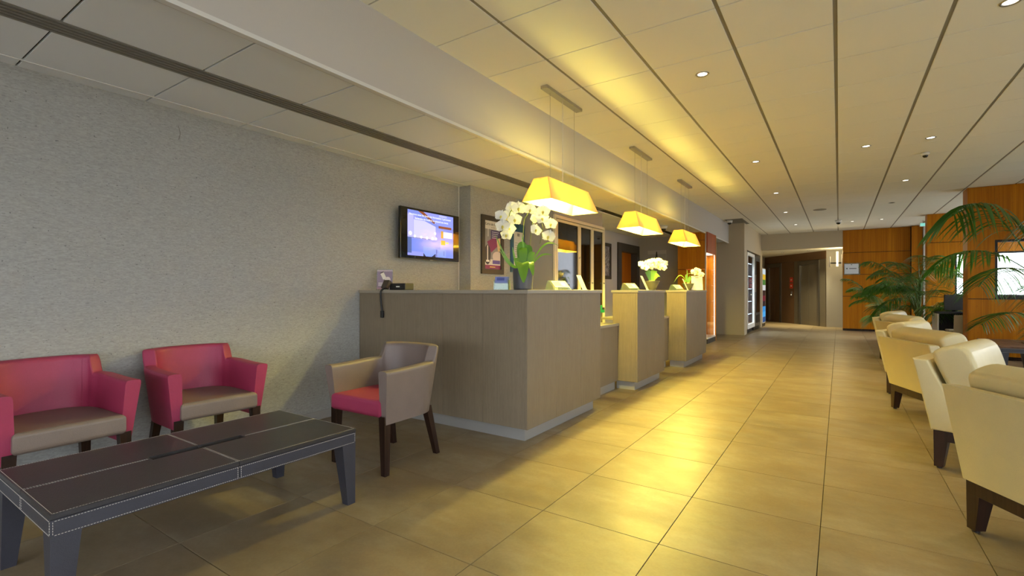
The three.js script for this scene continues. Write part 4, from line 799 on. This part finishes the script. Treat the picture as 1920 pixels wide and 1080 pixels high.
{ // glass-door fridge
  const t = thing('glass_door_fridge', 'white framed glass door fridge with lit shelves in column niche', 'fridge', [-2.36, 0, -14.72]);
  const W = M.white;
  part(t, 'cabinet', merge([box(-0.36, -0.33, 0.1, 2.18, -0.65, 0.65), box(-0.33, 0.3, 0.1, 2.18, 0.62, 0.65), box(-0.33, 0.3, 0.1, 2.18, -0.65, -0.62), box(-0.33, 0.3, 2.14, 2.18, -0.62, 0.62), box(-0.33, 0.3, 0.1, 0.2, -0.62, 0.62)]), S({ color: 0x3a3a3c, roughness: 0.5 }));
  part(t, 'plinth', box(-0.34, 0.3, 0, 0.1, -0.62, 0.62), M.dark);
  const d = part(t, 'door', merge([rbox(0.32, 0.37, 0.12, 2.16, 0.57, 0.65, 0.004), rbox(0.32, 0.37, 0.12, 2.16, -0.65, -0.57, 0.004), rbox(0.32, 0.37, 2.08, 2.16, -0.57, 0.57, 0.004), rbox(0.32, 0.37, 0.12, 0.24, -0.57, 0.57, 0.004)]), W, 'white door frame');
  part(d, 'pane', box(0.34, 0.346, 0.24, 2.08, -0.57, 0.57), M.glass);
  const led = S({ color: 0x333333, emissive: 0xd8f0ff, emissiveIntensity: 3 }), cols = [0xb03a2e, 0x2d6cb5, 0x3f9a5a, 0xd0b23a, 0x6b3f8a, 0xdddddd].map(c => S({ color: c, roughness: 0.35 }));
  const can = lathe([[0, 0], [0.03, 0], [0.033, 0.01], [0.033, 0.14], [0.026, 0.155], [0, 0.155]], 12);
  [0.5, 0.85, 1.2, 1.55, 1.9].forEach((y, k) => {
    const sh = part(t, 'shelf', box(-0.3, 0.28, y - 0.02, y, -0.6, 0.6), M.alu); part(sh, 'shelf_light', box(0.28, 0.295, y - 0.02, y, -0.6, 0.6), led, 'glowing shelf edge');
    const l = new THREE.RectAreaLight(0xdff2ff, 9, 0.4, 1.1); l.position.set(0.0, y - 0.025, 0); l.rotation.set(-Math.PI / 2, 0, 0); l.name = 'shelf_glow'; t.add(l);
  });
  [0.2, 0.5, 0.85, 1.2, 1.55].forEach((y, k) => { for (let i = 0; i < 6; i++) single('drink_can', ['red', 'blue', 'green', 'yellow', 'purple', 'white'][(i * 5 + k) % 6] + ' can on ' + ['the bottom', 'the first', 'the second', 'the third', 'the fourth'][k] + ' shelf of the white fridge', 'can', can, cols[(i * 5 + k) % 6], [-2.2, y, -14.24 - 0.19 * i], 0, 'cans in the fridge, shelf ' + ['one', 'two', 'three', 'four', 'five'][k]); });
}
{
  const t = thing('vending_machine', 'dark vending machine right of the white fridge', 'vending machine', [-2.37, 0, -16.0]);
  part(t, 'cabinet', rbox(-0.36, 0.36, 0.1, 2.12, -0.58, 0.58, 0.01), S({ color: 0x4b4e4c, roughness: 0.4 }));
  part(t, 'window', box(0.36, 0.372, 0.5, 2.0, -0.5, 0.2), M.blackGloss); part(t, 'keypad', box(0.36, 0.375, 1.1, 1.6, 0.3, 0.5), M.alu); part(t, 'tray', box(0.36, 0.375, 0.2, 0.42, -0.45, 0.15), M.dark); part(t, 'plinth', box(-0.34, 0.34, 0, 0.1, -0.56, 0.56), M.dark);
  const v = thing('vending_machine', 'colourful lit vending machine just inside the lift lobby', 'vending machine', [-2.16, 0, -17.5]);
  part(v, 'cabinet', rbox(-0.19, 0.16, 0.1, 1.86, -0.42, 0.36, 0.01), M.white);
  part(v, 'front_panel', new THREE.PlaneGeometry(0.7, 1.7).rotateY(Math.PI / 2).translate(0.1615, 0.98, -0.03), new THREE.MeshStandardMaterial({ color: 0x222222, roughness: 0.2, emissive: 0xffffff, emissiveIntensity: 0.75, emissiveMap: canvasTex(140, 340, (c, w, h) => { const col = ['#c8d8e0', '#d8b030', '#4a7a3a', '#d0d0d0', '#302020', '#702030', '#281c24', '#2f8fd8', '#48a8e8', '#1c4a80']; col.forEach((q, k) => { c.fillStyle = q; c.fillRect(0, k * 34, w, 34); }); }) }), 'lit colour panel');
  part(v, 'plinth', box(-0.18, 0.15, 0, 0.1, -0.4, 0.34), M.dark);
}
{ // lift front, angled across the lobby
  const A = [-2.34, -20.78], B = [-0.35, -18.2], L = Math.hypot(B[0] - A[0], B[1] - A[1]), ang = Math.atan2(-(B[1] - A[1]), B[0] - A[0]);
  const w = struct('wall_lifts', 'brown metal wall with lift doors set at an angle'); w.position.set(A[0], 0, A[1]); w.rotation.y = ang;
  part(w, 'wall_core', box(0, L, -0.2, H2 + 0.1, -0.3, -0.06), M.dark);
  part(w, 'metal_panel', box(0, 0.16, 0, 2.14, -0.06, 0), M.bronze); part(w, 'metal_panel', box(0.165, L, 2.145, H2, -0.06, 0), M.bronze); part(w, 'metal_panel', box(0, 0.16, 2.145, H2, -0.06, 0), M.bronze);
  part(w, 'metal_panel', box(1.02, 1.72, 0, 2.14, -0.06, 0), M.bronze);
  const lift = (name, label, a, b, leafM) => {
    const t = thing(name, label, 'lift', [A[0], 0, A[1]], ang, 'lift doors');
    part(t, 'door_frame', merge([rbox(a, a + 0.1, 0, 2.1, -0.055, 0.02, 0.003), rbox(b - 0.1, b, 0, 2.1, -0.055, 0.02, 0.003), rbox(a, b, 2.0, 2.13, -0.055, 0.022, 0.003)]), M.steel);
    const m = (a + b) / 2; part(t, 'door_leaf', rbox(a + 0.102, m - 0.003, 0.005, 1.998, -0.055, -0.02, 0.002), leafM); part(t, 'door_leaf', rbox(m + 0.003, b - 0.102, 0.005, 1.998, -0.055, -0.02, 0.002), leafM);
  };
  lift('lift_door', 'left brown lift door with steel frame', 0.17, 1.015, M.bronze); lift('lift_door', 'right grey steel lift door beside the wall lamp', 1.93, 2.98, M.brushed);
  part(w, 'metal_panel', box(1.725, 1.925, 0, 2.14, -0.06, 0), M.brushed); if (L > 3) part(w, 'metal_panel', box(2.985, L, 0, 2.14, -0.06, 0), M.brushed);
  const red = S({ color: 0xd03a1c, roughness: 0.4 });
  for (const [y, lab] of [[1.43, 'upper red safety notice between the lift doors'], [1.22, 'lower red safety notice between the lift doors']]) {
    const s = thing('safety_notice', lab, 'sign', [A[0], 0, A[1]], ang, 'red notices by the lifts');
    part(s, 'plate', rbox(1.5, 1.66, y, y + 0.17, 0.001, 0.008, 0.001), red); part(s, 'symbol', box(1.545, 1.615, y + 0.07, y + 0.1, 0.008, 0.0095), M.paper);
  }
  const b = thing('call_button', 'small steel call plate below the red lift notices', 'button', [A[0], 0, A[1]], ang); part(b, 'plate', rbox(1.54, 1.62, 0.95, 1.12, 0.001, 0.008, 0.002), M.steel); part(b, 'button', new THREE.CylinderGeometry(0.015, 0.015, 0.006, 14).rotateX(Math.PI / 2).translate(1.58, 1.0, 0.011), S({ color: 0x333333, emissive: 0xfff0c0, emissiveIntensity: 1.5 }));
}
{ // wall light at the corner of the lift lobby
  const t = thing('wall_lamp', 'cream wall lamp with glowing tube at lift lobby corner', 'wall lamp', [0.02, 0, -17.16]);
  part(t, 'back_plate', rbox(0.04, 0.07, 1.85, 2.2, -0.05, 0.05, 0.004), M.white);
  part(t, 'panel', rbox(-0.26, -0.23, 1.84, 2.15, -0.05, 0.1, 0.004), M.white); part(t, 'arm', box(-0.23, 0.04, 1.93, 1.97, -0.015, 0.015), M.dark);
  part(t, 'tube', cyl(0.03, 0.03, 0.44, 16, -0.06, 1.85, 0), S({ color: 0x444444, emissive: new THREE.Color().setRGB(1, 0.85, 0.55), emissiveIntensity: 1.4 }), 'glowing tube');
  const l = new THREE.PointLight(new THREE.Color().setRGB(1, 0.8, 0.42), 1.6, 0, 2); l.position.set(-0.06, 2.2, 0); l.castShadow = true; l.shadow.radius = 2; l.name = 'wall_lamp_light'; t.add(l);
}

renderer.render(scene, camera);
